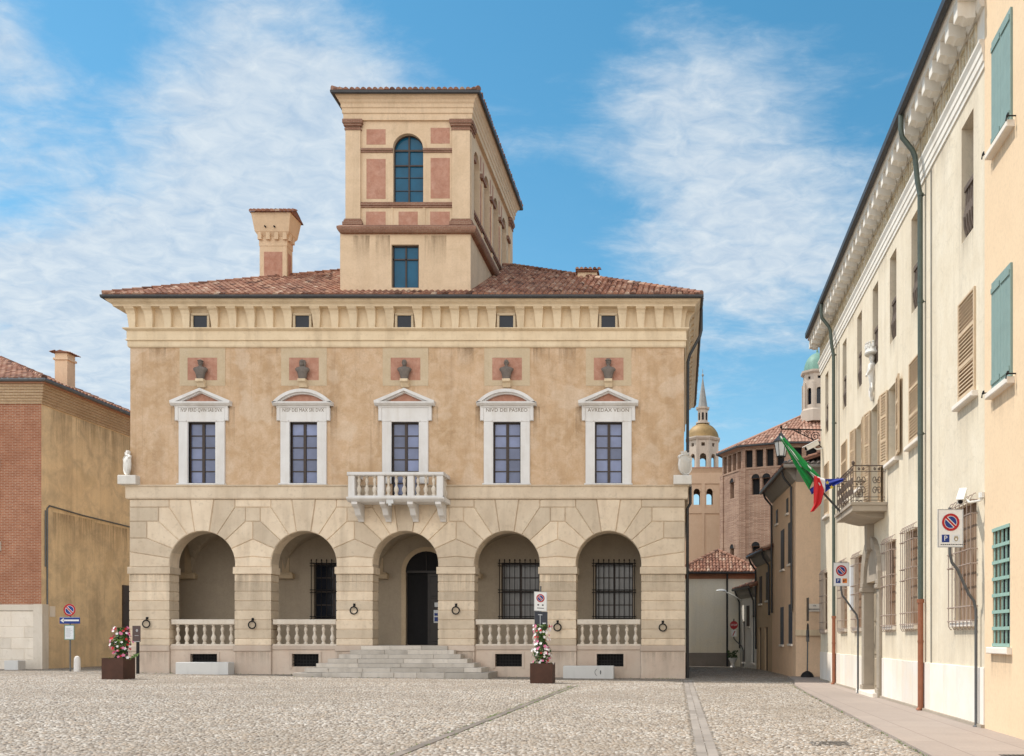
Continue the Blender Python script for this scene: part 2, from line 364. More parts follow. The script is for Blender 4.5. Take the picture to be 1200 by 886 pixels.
plain('gutter_metal', (.045,.045,.048), .45, .3, spec=.5)
plain('green_pipe', (.10,.125,.105), .5, .2)
plain('rust_pipe', (.33,.125,.065), .6, .2)
plain('black_iron', (.018,.017,.017), .55, .4)
plain('pole_grey', (.14,.145,.15), .45, .5)
plain('sign_grey', (.40,.41,.42), .5)
plain('sign_white', (.78,.78,.77), .45, var=.06)
plain('sign_red', (.42,.010,.014), .45, var=.1)
plain('sign_blue', (.006,.035,.22), .45, var=.1)
plain('sign_orange', (.75,.22,.03), .45, var=.1)
plain('sign_dark', (.035,.04,.055), .5)
plain('sign_brown', (.10,.065,.06), .5)
plain('paper', (.72,.76,.80), .6, var=.12, scale=14)
plain('ink', (.03,.03,.035), .7, var=.0)
plain('gold_ink', (.35,.28,.14), .6)
plain('inscription', (.20,.15,.10), .8, var=.4, scale=9)
plain('dark_wood', (.055,.038,.03), .6)
plain('window_brown', (.05,.034,.028), .5)
plain('door_wood', (.03,.024,.022), .45)
plain('beige_shutter', (.64,.49,.33), .55, var=.15)
plain('green_shutter', (.235,.335,.31), .55, var=.12, scale=3)
plain('grille_pink', (.38,.295,.25), .5, var=.15)
plain('flag_green', (.01,.27,.06), .75, var=.15, scale=4)
plain('flag_white', (.78,.78,.78), .75, var=.05)
plain('flag_red', (.62,.025,.03), .75, var=.15)
plain('flag_blue', (.012,.035,.30), .75, var=.15)
plain('star_yellow', (.8,.6,.03), .7)
plain('corten', (.085,.036,.022), .65, .1, var=.35, scale=2.5)
plain('soil', (.06,.04,.03), .95)
plain('leaf_green', (.045,.10,.022), .5, var=.4, scale=10)
plain('leaf_light', (.16,.26,.04), .5, var=.3, scale=10)
plain('petal_white', (.80,.76,.76), .6, var=.05)
plain('petal_pink', (.72,.20,.36), .6, var=.15)
plain('petal_red', (.52,.018,.03), .6, var=.2)
plain('camera_white', (.75,.74,.70), .4, var=.05)
plain('iron_dark_grey', (.07,.07,.072), .5, .3)
plain('gold_dome', (.33,.215,.085), .6, .15, var=.4, scale=1.2)
plain('copper_green', (.17,.32,.26), .6, .1, var=.3, scale=2)
plain('lead_spire', (.30,.29,.27), .6, .1, var=.3, scale=2)
plain('orange_band', (.46,.225,.14), .9, var=.2)
plain('void_dark', (.012,.012,.014), .9)
plain('curtain', (.62,.58,.60), .9, var=.15, scale=3)
plain('lamp_glass', (.60,.62,.62), .25, var=.05)

def pane(name, c, rough, spec=.8):
    n = NT(name); f = n.noise(1.3, 3, .5)
    col = n.mix(n.ramp(f, [(.35,0.),(.7,1.)]), c, tuple(x*.7 for x in c))
    t = n.ramp(n.tint(), [(0., .65), (.5, 1.), (1., 1.4)]); col = n.mix(1.0, col, t, 'MULTIPLY')
    return n.out(col, rough, n.bump(f, .06, .1), spec=spec)
pane('pane_lavender', (.17,.205,.345), .1, .5)
pane('pane_blue', (.008,.10,.19), .08, .25)
pane('pane_dark', (.015,.02,.032), .1, .3)
pane('pane_grey', (.16,.155,.15), .25)

def weathered_wood():
    n = NT('weathered_wood'); f = n.noise(1.0, 6, .7, n.coord((9,9,.7))); g = n.noise(1.5, 5, .6)
    col = n.ramp(f, [(.3,(.085,.042,.025)),(.48,(.19,.105,.06)),(.62,(.30,.20,.13)),(.75,(.14,.08,.05))])
    col = n.mix(n.mth('MULTIPLY', n.ramp(g, [(.45,0.),(.65,1.)]), .5), col, (.36,.275,.20))
    n.out(col, .8, n.bump(f, .4, .01))
weathered_wood()

def cobble():
    n = NT('cobblestone')
    wob = n.noise(2.2, 2, .5)
    base = n.coord((1,1,0))
    v = n.nd('ShaderNodeTexVoronoi', feature='F1'); v.inputs['Scale'].default_value = 9.5; v.inputs['Randomness'].default_value = .95; n.L.new(base, v.inputs['Vector'])
    e = n.nd('ShaderNodeTexVoronoi', feature='DISTANCE_TO_EDGE'); e.inputs['Scale'].default_value = 9.5; e.inputs['Randomness'].default_value = .95; n.L.new(base, e.inputs['Vector'])
    cs = n.nd('ShaderNodeSeparateColor'); n.L.new(v.outputs['Color'], cs.inputs[0])
    col = n.ramp(cs.outputs[0], [(0.,(.20,.17,.14)),(.2,(.36,.31,.26)),(.45,(.50,.44,.37)),(.62,(.53,.41,.30)),(.78,(.40,.375,.345)),(1.,(.66,.61,.54))])
    big = n.noise(.22, 5, .6); col = n.mix(n.mth('MULTIPLY', n.ramp(big, [(.4,0.),(.66,1.)]), .3), col, (.27,.24,.205))
    fine = n.noise(60, 4, .7); col = n.mix(n.mth('MULTIPLY', n.ramp(fine, [(.35,1.),(.6,0.)]), .25), col, (.25,.22,.19))
    gap = n.ramp(e.outputs['Distance'], [(.0,1.),(.10,.55),(.19,0.)])
    col = n.mix(n.mth('MULTIPLY', gap, .8), col, (.11,.09,.068))
    h = n.ramp(e.outputs['Distance'], [(0.,0.),(.12,.45),(.28,.85),(.5,1.)])
    h2 = n.mth('ADD', h, n.mth('MULTIPLY', cs.outputs[1], .35))
    nr = n.bump(h2, .85, .045); nr = n.bump(wob, .3, .12, nr); nr = n.bump(fine, .15, .004, nr)
    n.out(col, .75, nr, spec=.3)
cobble()
def paving():
    n = NT('pavement_slab')
    sp = n.nd('ShaderNodeSeparateXYZ'); n.L.new(n.tc.outputs['Object'], sp.inputs[0])
    cb = n.nd('ShaderNodeCombineXYZ'); n.L.new(sp.outputs[1], cb.inputs[0]); n.L.new(sp.outputs[0], cb.inputs[1])
    b = n.nd('ShaderNodeTexBrick'); n.L.new(cb.outputs[0], b.inputs['Vector']); b.inputs['Scale'].default_value = 1; b.inputs['Brick Width'].default_value = 2.6; b.inputs['Row Height'].default_value = 1.05; b.inputs['Mortar Size'].default_value = .008
    b.inputs['Color1'].default_value = (.36,.30,.26,1); b.inputs['Color2'].default_value = (.40,.335,.29,1); b.inputs['Mortar'].default_value = (.2,.16,.14,1)
    f = n.noise(1.2, 6, .65); g = n.noise(22, 5, .7)
    col = n.mix(n.mth('MULTIPLY', n.ramp(f, [(.4,0.),(.7,1.)]), .4), b.outputs[0], (.30,.255,.225))
    col = n.mix(n.mth('MULTIPLY', n.ramp(g, [(.35,1.),(.55,0.)]), .3), col, (.27,.22,.20))
    nr = n.bump(b.outputs['Fac'], -.4, .01); nr = n.bump(g, .3, .01, nr)
    n.out(col, .8, nr)
paving()
stone('strip_stone', (.35,.31,.275), (.30,.265,.235), (.19,.165,.14), tintamt=.3, bump=.3)
stone('drain_stone', (.24,.205,.175), (.20,.17,.15), (.12,.11,.08), tintamt=.3, bump=.3)
stone('bell_stone', (.52,.44,.365), (.46,.385,.32), (.28,.23,.19), bump=.2, scale=.4)
stone('gold_ornament', (.60,.49,.31), (.72,.66,.56), (.35,.26,.13), bump=.4, scale=4)
tiles('grey_tile', (.10,.095,.09), (.16,.145,.135), (.22,.19,.17))
plain('portal_wood', (.40,.33,.24), .6, var=.3, scale=2)
plain('green_grid', (.30,.46,.40), .5, var=.1)
plain('blue_shutter', (.055,.07,.10), .5)
plain('wood_shutter', (.13,.06,.03), .6, var=.3)
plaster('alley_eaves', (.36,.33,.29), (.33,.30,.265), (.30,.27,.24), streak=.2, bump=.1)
plain('manhole_iron', (.20,.18,.16), .6, .2, var=.4, scale=5)
plain('rail_brown', (.15,.11,.085), .7, var=.4)

def pebble():
    n = NT('pebble_stone'); t = n.tint()
    col = n.ramp(t, [(0.,(.15,.125,.105)),(.2,(.28,.24,.20)),(.42,(.42,.37,.315)),(.57,(.46,.365,.28)),(.72,(.36,.335,.305)),(.86,(.52,.475,.42)),(1.,(.64,.60,.545))])
    big = n.noise(.25, 5, .6); col = n.mix(n.mth('MULTIPLY', n.ramp(big, [(.40,0.),(.62,1.)]), .5), col, (.25,.205,.16))
    b2 = n.noise(.9, 5, .65); col = n.mix(n.mth('MULTIPLY', n.ramp(b2, [(.45,0.),(.7,1.)]), .4), col, (.36,.29,.215))
    f = n.noise(45, 4, .7); col = n.mix(n.mth('MULTIPLY', n.ramp(f, [(.38,1.),(.6,0.)]), .3), col, (.22,.19,.16))
    n.out(col, .7, n.bump(f, .2, .005), spec=.3)
pebble()

def stain_mat(name, c, a):
    n = NT(name); g = n.nd('ShaderNodeSeparateXYZ'); n.L.new(n.tc.outputs['Generated'], g.inputs[0])
    st = n.noise(1.0, 6, .7, n.coord((6.5,6.5,.4)), dist=.3); lg = n.noise(1.0, 3, .5, n.coord((4,4,.1)))
    fade = n.mth('POWER', g.outputs[2], n.mth('MULTIPLY_ADD', lg, 3.0, .3))
    al = n.mth('MULTIPLY', n.mth('MULTIPLY', n.ramp(st, [(.36,0.),(.74,1.)]), fade), a)
    n.out(c, .95); n.L.new(al, n.b.inputs['Alpha'])
stain_mat('rain_stain_brown', (.19,.13,.08), .62)
stain_mat('rain_stain_grey', (.30,.255,.20), .45)
# ------------------------------------------------------------------ tile roofs
def tile_slope(mb, A, B, up, poly, pitch=.24, row=.38, r=.105, lift=.02):
    """half-round tiles on a slope. A->B is the eave, up the unit vector up the slope, poly(s) -> (u0,u1) range at height s along the slope or None"""
    A = Vector(A); B = Vector(B); up = Vector(up).normalized(); t = (B-A); Lg = t.length; t.normalize(); nrm = t.cross(up).normalized()
    if nrm.z < 0: nrm = -nrm
    n = int(Lg/pitch)
    prof = [(-.5,0.0),(-.36,.62),(0.,1.),(.36,.62),(.5,0.0)]
    j = 0; s = 0.0
    while True:
        rng = poly(s + row*.5)
        if rng is None: break
        for i in range(n+1):
            u = (i+.5)*pitch
            if u < rng[0] or u > rng[1]: continue
            mb.tint = min(1, max(0, random.gauss(.48, .23)))
            w = pitch*.98; ju = random.uniform(-.012,.012); js = random.uniform(-.02,.02)
            lo = [A + t*(u+ju+p*w) + up*(s-.05+js) + nrm*(q*r+lift) for p,q in prof]
            hi = [A + t*(u+ju+p*w*.86) + up*(s+row+js) + nrm*(q*r*.8+.004) for p,q in prof]
            mb.add([tuple(x) for x in lo+hi], [(k,k+1,k+6,k+5) for k in range(4)] + [(0,1,2,3,4)])
        s += row
def hip_roof(x0, x1, y0, y1, z, slope, parent, mat='roof_tile', sides='SEWN', name='roof', ridge=True, pitch=.24, row=.38, thick=.07):
    """hipped tile roof over a rectangle; returns the roof object"""
    w = x1-x0; dpt = y1-y0; half = min(w, dpt)/2; h = half*slope; ang = math.atan(slope); c, sn = math.cos(ang), math.sin(ang)
    if w >= dpt: ra = (x0+half, y0+half, z+h); rb = (x1-half, y0+half, z+h)
    else: ra = (x0+half, y0+half, z+h); rb = (x0+half, y1-half, z+h)
    mb = MB(); mb.tint = .3
    C = [(x0,y0,z),(x1,y0,z),(x1,y1,z),(x0,y1,z)]
    if w >= dpt: F = [(C[0],C[1],rb,ra),(C[1],C[2],rb),(C[2],C[3],ra,rb),(C[3],C[0],ra)]
    else: F = [(C[0],C[1],ra),(C[1],C[2],rb,ra),(C[2],C[3],rb),(C[3],C[0],ra,rb)]
    for f in F: mb.quad(*f)
    mb.quad(*[(p[0],p[1],p[2]-thick) for p in C])
    for i in range(4):
        p, q = C[i], C[(i+1)%4]; mb.quad(p, q, (q[0],q[1],z-thick), (p[0],p[1],z-thick))
    for sd, (A, B, dv) in dict(S=(C[0],C[1],(0,1)), E=(C[1],C[2],(-1,0)), N=(C[2],C[3],(0,-1)), W=(C[3],C[0],(1,0))).items():
        if sd not in sides: continue
        Lg = (Vector(B)-Vector(A)).length
        tile_slope(mb, A, B, (dv[0]*c, dv[1]*c, sn), lambda s, Lg=Lg: None if s*c > half else (s*c, Lg-s*c), pitch, row)
    if ridge:
        for p, q in [(C[0],ra),(C[1],rb if w >= dpt else ra),(C[2],rb),(C[3],ra if w >= dpt else rb),(ra,rb)]:
            p = Vector(p); q = Vector(q); Lg = (q-p).length
            if Lg < .1: continue
            k = int(Lg/.4)+1
            for i in range(k):
                mb.tint = min(1, max(0, random.gauss(.4,.25)))
                mb.tube([p+(q-p)*(i/k)+Vector((0,0,.075)), p+(q-p)*((i+1.06)/k)+Vector((0,0,.055))], [.12,.10], 8)
    return mb.build(name, mat, parent, weld=False)

# ------------------------------------------------------------------ the ground
g = MB()
for a, b in ((-700,-25.0),(-25.0,7.41),(7.41,700)): g.quad((a,-300,gz(a)),(b,-300,gz(b)),(b,900,gz(b)),(a,900,gz(a)))
tag(g.build('ground', 'cobblestone'), None, None, None, 'structure')
import numpy as np
def cobbles():                                      # rounded river stones bedded in the square, each a low dome; small ones past counting
    rng = np.random.default_rng(5); sp = .079
    ys = np.arange(10.0, 37.6, sp*.9); P = []
    edge_y = [-10, 13.8, 30, 34.8, 38.5]; edge_x = [3.60, 3.60, 3.95, 4.15, 4.6]
    for j, y in enumerate(ys):
        x0 = -.722*y-1.5; x1 = np.interp(y, edge_y, edge_x)-.06
        xs = np.arange(x0+(j%2)*sp*.5, x1, sp); P.append(np.stack([xs, np.full_like(xs, y)], 1))
    P = np.concatenate(P); P += rng.uniform(-.03, .03, P.shape)
    xc = .40+(P[:,1]-13)*-.004; P = P[(np.abs(P[:,0]-xc) > .215)]
    gx = -4.06+(P[:,1]-8)*(.44/25); P = P[(np.abs(P[:,0]-gx) > .12) | (P[:,1] > 33)]
    N = len(P); z = np.clip(-.0108*P[:,0]-.08, -.16, .19)
    a = rng.uniform(0, np.pi, N); el = rng.uniform(1.0, 1.5, N); s = rng.uniform(.031, .046, N); h = rng.uniform(.008, .020, N)
    K = 7; ang = np.arange(K)*2*np.pi/K
    V = np.zeros((N, 2*K+1, 3))
    for ring, (rr, hh) in enumerate(((1.0, -.004), (.68, .78))):
        jr = rng.uniform(.86, 1.12, (N, K))*rr
        u = np.cos(ang)[None]*jr*(s*np.sqrt(el))[:,None]; v = np.sin(ang)[None]*jr*(s/np.sqrt(el))[:,None]
        V[:, ring*K:(ring+1)*K, 0] = P[:,0,None]+u*np.cos(a)[:,None]-v*np.sin(a)[:,None]
        V[:, ring*K:(ring+1)*K, 1] = P[:,1,None]+u*np.sin(a)[:,None]+v*np.cos(a)[:,None]
        V[:, ring*K:(ring+1)*K, 2] = z[:,None]+hh*h[:,None]*(1+rng.uniform(-.2,.2,(N,K))*(ring)) if ring else z[:,None]-.004
    V[:, 2*K, 0] = P[:,0]; V[:, 2*K, 1] = P[:,1]; V[:, 2*K, 2] = z+h
    q = np.array([[k, (k+1)%K, K+(k+1)%K, K+k] for k in range(K)]).reshape(-1); t = np.array([[K+k, K+(k+1)%K, 2*K] for k in range(K)]).reshape(-1)
    off = (np.arange(N)*(2*K+1))[:,None]; L = np.concatenate([q[None]+off, t[None]+off], 1).reshape(-1)
    tot = np.tile(np.array([4]*K+[3]*K), N); st = np.concatenate([[0], np.cumsum(tot)[:-1]])
    me = bpy.data.meshes.new('cobbles'); me.vertices.add(V.size//3); me.vertices.foreach_set('co', V.reshape(-1)); me.loops.add(len(L)); me.loops.foreach_set('vertex_index', L.astype(np.int32))
    me.polygons.add(len(tot)); me.polygons.foreach_set('loop_start', st.astype(np.int32)); me.polygons.foreach_set('loop_total', tot.astype(np.int32)); me.polygons.foreach_set('use_smooth', np.ones(len(tot), bool))
    at = me.attributes.new('tint', 'FLOAT', 'FACE'); at.data.foreach_set('value', np.repeat(rng.random(N), 2*K).astype(np.float32)); me.update(calc_edges=True)
    me.materials.append(M['pebble_stone']); o = bpy.data.objects.new('cobbles', me); COL.objects.link(o)
    tag(o, 'pale river cobbles bedded across the whole square', 'cobbles', None, 'stuff')
cobbles()
g = MB()                                            # raised footway along the cream house
pth = [(3.60,-10),(3.60,13.8),(3.95,30),(4.15,34.8),(4.6,38.5),(4.75,42.3)]
for (xa,ya),(xb,yb) in zip(pth, pth[1:]):
    g.quad((xa,ya,-.075),(8,ya,-.11),(8,yb,-.11),(xb,yb,-.075)); g.quad((xa,ya,-.075),(xb,yb,-.075),(xb,yb,-.2),(xa,ya,-.2))
tag(g.build('pavement', 'pavement_slab'), None, None, None, 'structure')
g = MB()                                            # pale slab strip running up the square
y = 6.0
while y < 38.2:
    l = random.uniform(.9, 1.5); xc = .40+(y-13)*-.004; g.tint = random.random()
    for k in (0, 1):
        a = xc-.16+k*.16; g.tint = random.random()
        ys, ye = y+k*.4, min(y+l+k*.4-.012, 38.4)
        g.quad((a+.006,ys,gz(a)+.006),(a+.152,ys,gz(a+.15)+.006),(a+.152,ye,gz(a+.15)+.006),(a+.006,ye,gz(a)+.006))
    y += l
tag(g.build('path', 'strip_stone'), None, None, None, 'structure')
g = MB()                                            # shallow stone gutter running diagonally
P0 = Vector((-4.08, 34.0)); P1 = Vector((-4.06, 8.0)); P0 = Vector((-3.62, 33.0))
k = 30
for i in range(k):
    a = P0+(P1-P0)*(i/k); b = P0+(P1-P0)*((i+.985)/k); w = .075; jx = random.uniform(-.012,.012); g.tint = random.random()
    g.quad((a.x-w+jx,a.y,gz(a.x)+.010),(a.x+w+jx,a.y,gz(a.x)+.010),(b.x+w+jx,b.y,gz(b.x)+.010),(b.x-w+jx,b.y,gz(b.x)+.010))
    g.quad((a.x+w+jx,a.y,gz(a.x)+.010),(b.x+w+jx,b.y,gz(b.x)+.010),(b.x+w+jx,b.y,gz(b.x)-.03),(a.x+w+jx,a.y,gz(a.x)-.03))
tag(g.build('drain_channel', 'drain_stone'), None, None, None, 'structure')

# ------------------------------------------------------------------ the palazzo
YF = 40.0; XL, XR = -22.95, 0.20
BAY = [-19.92, -15.685, -11.45, -7.215, -2.98]; HB = 2.1175; AR = 1.36; SPR = 4.70
FT = front(YF)
pal = thing('palazzo', 'ochre palace with five arches, rusticated ground floor and a belvedere tower on its roof', 'palace', (-11.4, YF, 0))
YB = 57.5
# ground floor: one mesh of jointed stones
m = MB(FT); D0, D1, IN = 0.0, .042, .028
def arcpts(cx, a0, a1, n=5):                          # angles from the vertical, positive to the right
    return [(cx+AR*math.sin(R(a0+(a1-a0)*i/n)), SPR+AR*math.cos(R(a0+(a1-a0)*i/n))) for i in range(n+1)]
TOP = 7.40
J = [12.8, 27, 44.5, 62.5, 80]
for bi, cx in enumerate(BAY):
    m.stone([(cx-.5,TOP)]+arcpts(cx,-J[0],J[0])[::1]+[(cx+.5,TOP)], D0, D1+.02, IN)          # keystone
    for sgn in (-1, 1):
        nb = bi+sgn; edge = not 0 <= nb < 5
        X = lambda dx: cx+sgn*dx
        A = lambda a0, a1: arcpts(cx, sgn*a0, sgn*a1)
        E = (cx-XL if sgn < 0 else XR-cx) if edge else HB
        m.stone(A(J[0],J[1])+[(X(1.37),SPR+2.36),(X(1.37),TOP),(X(.5),TOP)], D0, D1, IN)
        m.stone(A(J[1],J[2])+[(X(1.81),SPR+1.77),(X(1.81),SPR+2.36),(X(1.37),SPR+2.36)], D0, D1, IN)
        if edge:
            m.stone(A(J[2],J[3])+[(X(2.3),SPR+1.07),(X(2.3),SPR+1.77),(X(1.81),SPR+1.77)], D0, D1, IN)
            m.stone(A(J[3],J[4])+[(X(E),SPR+.50),(X(E),SPR+1.07),(X(2.3),SPR+1.07)], D0, D1, IN)
            m.stone(A(J[4],90)+[(X(AR),SPR-.13),(X(E),SPR-.13),(X(E),SPR+.50)], D0, D1, IN)
            for a, b, c, d in ((1.37,E,2.36,2.70),(1.81,E,1.77,2.36),(2.3,E,1.07,1.77)):
                m.stone([(X(a),SPR+c),(X(b),SPR+c),(X(b),SPR+d),(X(a),SPR+d)], D0, D1, IN)
        else:
            m.stone(A(J[2],J[3])+[(X(HB),SPR+1.03),(X(HB),SPR+1.77),(X(1.81),SPR+1.77)], D0, D1, IN)
    if bi < 4:
        c2 = BAY[bi+1]; mid = cx+HB
        m.stone([(cx+1.37,SPR+2.36),(c2-1.37,SPR+2.36),(c2-1.37,TOP),(cx+1.37,TOP)], D0, D1, IN)
        m.stone([(cx+1.81,SPR+1.77),(c2-1.81,SPR+1.77),(c2-1.81,SPR+2.36),(cx+1.81,SPR+2.36)], D0, D1, IN)
        m.stone(arcpts(cx,J[3],J[4])+[(mid,SPR+.31)]+arcpts(c2,-J[4],-J[3])+[(mid,SPR+1.03)], D0, D1, IN)
        m.stone(arcpts(cx,J[4],90)+[(cx+AR,SPR-.13),(c2-AR,SPR-.13)]+arcpts(c2,-90,-J[4])+[(mid,SPR+.31)], D0, D1, IN)
    for s in (-1,1): m.quad((cx+s*AR,0,4.56),(cx+s*AR,-.74,4.56),(cx+s*AR,-.74,SPR),(cx+s*AR,0,SPR))
    # intrados of the arch, in stepped voussoirs
    for k in range(9):
        a0 = -90+20*k; p = arcpts(cx, a0, a0+20, 4); m.tint = random.random()
        for q, w in zip(p, p[1:]): m.quad((q[0],0,q[1]),(w[0],0,w[1]),(w[0],-.74,w[1]),(q[0],-.74,q[1]))
m.build('rusticated_wall', 'rusticated_stone', pal)
# piers: courses with joints on the front and on both jambs
piers = [(XL, BAY[0]-AR)]+[(BAY[i]+AR, BAY[i+1]-AR) for i in range(4)]+[(BAY[4]+AR, XR)]
def course(m, a, b, d1, d0, z0, z1, ch=.03):
    m.tint = random.random()
    v = []
    for z, k in ((z0, ch), (z0+ch, 0), (z1-ch, 0), (z1, ch)): v += [(a+k,d0,z),(b-k,d0,z),(b-k,d1-k,z),(a+k,d1-k,z)]
    f = []
    for i in range(3):
        for k in range(4): f.append((i*4+k, i*4+(k+1)%4, i*4+4+(k+1)%4, i*4+4+k))
    m.add(v, f+[(0,3,2,1),(12,13,14,15)])
zc = [1.30, 1.58, 1.97, 2.36, 2.76, 3.16, 3.55, 3.95, 4.28]
for a, b in piers:
    m = MB(FT)
    for z0, z1 in zip(zc, zc[1:]): course(m, a, b, D1, -.74, z0, z1)
    pr = m.build('pier', 'rusticated_stone', pal)
    m = MB(FT); m.tint = random.random(); course(m, a-.05, b+.05, D1+.06, -.76, 4.281, 4.57, .012); m.build('impost', 'rusticated_stone', pr)
    m = MB(FT); m.tint = random.random(); m.cbox(a-.03, b+.03, -.74, D1+.09, 1.06, 1.302, .02); m.tint = random.random(); m.cbox(a-.02, b+.02, -.74, D1+.05, -.3, 1.058, .02); m.build('plinth', 'plinth_stone', pr)
for i, cx in enumerate(BAY):
    if i == 2: continue
    a, b = cx-AR+.03, cx+AR-.03
    m = MB(FT); m.tint = random.random(); m.cbox(a, b, -.7, .04, 1.12, 1.30, .015)
    m.tint = random.random(); m.wall(a, b, -.3, 1.118, [(cx-.50, cx+.62, .42, .95)], .0, .25); m.build('parapet_base', 'plinth_stone', pal)
for i, cx in enumerate(BAY):
    if i == 2: continue
    f = MB(FT)                                         # cellar opening, framed, barred
    for b in ((cx-.60,cx+.72,0,.03,.95,1.04),(cx-.60,cx-.50,0,.03,.34,.95),(cx+.62,cx+.72,0,.03,.34,.95)): f.box(*b)
    w = f.build('cellar_window', 'plinth_stone', pal)
    q = MB(FT); q.box(cx-.52,cx+.64,-.26,-.24,.30,1.0); q.build('pane', 'void_dark', w)
    q = MB(FT)
    for k in range(9): q.tube([(cx-.44+k*.125,-.10,.36),(cx-.44+k*.125,-.10,.96)], .012, 6)
    for z in (.55,.68,.82): q.tube([(cx-.52,-.11,z),(cx+.64,-.11,z)], .012, 6)
    q.build('grille', 'black_iron', w)
# balustrades in the four side arches
def baluster_prof(h, r): return [(r*.8,0),(r*.8,h*.07),(r*.5,h*.10),(r*.62,h*.16),(r*.98,h*.28),(r*.9,h*.38),(r*.45,h*.5),(r*.38,h*.56),(r*.5,h*.58),(r*.42,h*.61),(r*.72,h*.72),(r*.66,h*.8),(r*.4,h*.90),(r*.7,h*.93),(r*.7,h)]
for i, cx in enumerate(BAY):
    if i == 2: continue
    r_ = MB(FT); r_.cbox(cx-AR+.03,cx+AR-.03,-.36,-.02,2.17,2.39,.03); r_.box(cx-AR+.03,cx+AR-.03,-.33,-.05,1.30,1.36)
    bl = r_.build('balustrade', 'baluster_stone', pal)
    for k in range(7):
        q = MB(FT); q.tint = random.random(); x = cx+(k-3)*.372; q.lathe(baluster_prof(.81,.105), (x,-.19,1.36), 12)
        o = q.build('baluster', 'baluster_stone', bl, smooth=True)
# loggia behind the arches
YW = 43.3; LT = front(YW)
m = MB(LT)
hol = [(cx-.86, cx+.86, 2.45, 5.0) for i, cx in enumerate(BAY) if i not in (0, 2)]+[(BAY[2]-.93, BAY[2]+.93, 1.30, 4.6)]
m.wall(XL+.3, XR-.3, 1.3, 7.0, hol, 0, .25)
c = BAY[2]                                             # arched head of the door: fill above the hole is cut by the arch
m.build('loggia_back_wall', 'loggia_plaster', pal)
m = MB(); m.quad((XL+.3,YF+.74,1.3),(XL+.3,YW,1.3),(XL+.3,YW,7),(XL+.3,YF+.74,7)); m.quad((XR-.3,YF+.74,1.3),(XR-.3,YW,1.3),(XR-.3,YW,7),(XR-.3,YF+.74,7))
for i in range(5):                                    # plaster of the arcade's inner face above the springing
    a, b = (XL+.3 if i == 0 else BAY[i]-HB), (XR-.3 if i == 4 else BAY[i]+HB); cx = BAY[i]
    pts = arcpts(cx, -90, 90, 16)
    for p, q in zip(pts, pts[1:]): m.quad((p[0],YF+.745,p[1]),(q[0],YF+.745,q[1]),(q[0],YF+.745,7),(p[0],YF+.745,7))
    m.quad((a,YF+.745,SPR-.2),(cx-AR,YF+.745,SPR-.2),(cx-AR,YF+.745,7),(a,YF+.745,7)); m.quad((cx+AR,YF+.745,SPR-.2),(b,YF+.745,SPR-.2),(b,YF+.745,7),(cx+AR,YF+.745,7))
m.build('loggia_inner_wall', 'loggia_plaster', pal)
m = MB(); m.box(XL+.02,XR-.02,YF+.12,YW+.2,1.0,1.296); m.build('loggia_floor', 'step_stone', pal)
m = MB()                                               # groin vaults
yc = (YF+.74+YW)/2; hy = (YW-YF-.74)/2
for cx in BAY:
    nx, ny = 28, 20
    def vz(x, y):
        a = 1-min(1, abs(x-cx)/HB)**2; b = 1-min(1, abs(y-yc)/hy)**2
        return 4.55+1.72*max(math.sqrt(max(0,a)), math.sqrt(max(0,b)))
    v = [(cx-HB+2*HB*i/nx, yc-hy+2*hy*j/ny, 0) for j in range(ny+1) for i in range(nx+1)]; v = [(x,y,vz(x,y)) for x,y,_ in v]
    m.add(v, [(j*(nx+1)+i, j*(nx+1)+i+1, (j+1)*(nx+1)+i+1, (j+1)*(nx+1)+i) for j in range(ny) for i in range(nx)])
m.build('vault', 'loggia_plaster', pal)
for x in [XL+.3+.45]+[BAY[i]+HB for i in range(4)]+[XR-.75]:
    m = MB(LT); m.cbox(x-.42,x+.42,0,.30,4.28,4.5,.03); m.box(x-.34,x+.34,0,.22,4.5,4.56)
    m.box(x-.16,x+.16,0,.03,4.56,6.3); m.build('vault_corbel', 'frame_plaster', pal)
# door
m = MB(LT); hw = .93; zs = 4.6; top = arc((c, zs), hw, 0, 180, 16)
fr = MB(LT)
o_ = [(c+1.13,1.3)]+arc((c,zs),1.13,0,180,16)+[(c-1.13,1.3)]; i_ = [(c+hw,1.3)]+top+[(c-hw,1.3)]
for k in range(len(o_)-1):
    fr.quad((o_[k][0],.04,o_[k][1]),(o_[k+1][0],.04,o_[k+1][1]),(i_[k+1][0],.04,i_[k+1][1]),(i_[k][0],.04,i_[k][1]))
    fr.quad((o_[k][0],.04,o_[k][1]),(o_[k+1][0],.04,o_[k+1][1]),(o_[k+1][0],0,o_[k+1][1]),(o_[k][0],0,o_[k][1]))
    fr.quad((i_[k][0],.04,i_[k][1]),(i_[k+1][0],.04,i_[k+1][1]),(i_[k+1][0],.006,i_[k+1][1]),(i_[k][0],.006,i_[k][1]))
door = fr.build('door', 'frame_plaster', pal)
q = MB(LT); q.poly(*[(x,.008,z) for x,z in top]); q.box(c-hw,c+hw,-.24,-.2,1.3,4.6); q.build('opening', 'void_dark', door)
q = MB(LT)                                             # half-open leaf with panels, and its fanlight bars
q.box(c+.02,c+.90,-.19,-.12,1.31,4.55)
for z0,z1 in ((1.45,2.4),(2.5,3.4),(3.5,4.4)): q.cbox(c+.12,c+.80,-.125,-.10,z0,z1,.015)
q.build('door_leaf', 'door_wood', door)
q = MB(LT); q.box(c-.9,c+.9,.010,.05,4.55,4.65)
for a in (90,): q.tube([(c,.03,4.63),(c+.9*math.cos(R(a)),.03,4.6+.9*math.sin(R(a)))], .015, 6)
q.build('fanlight', 'door_wood', door)
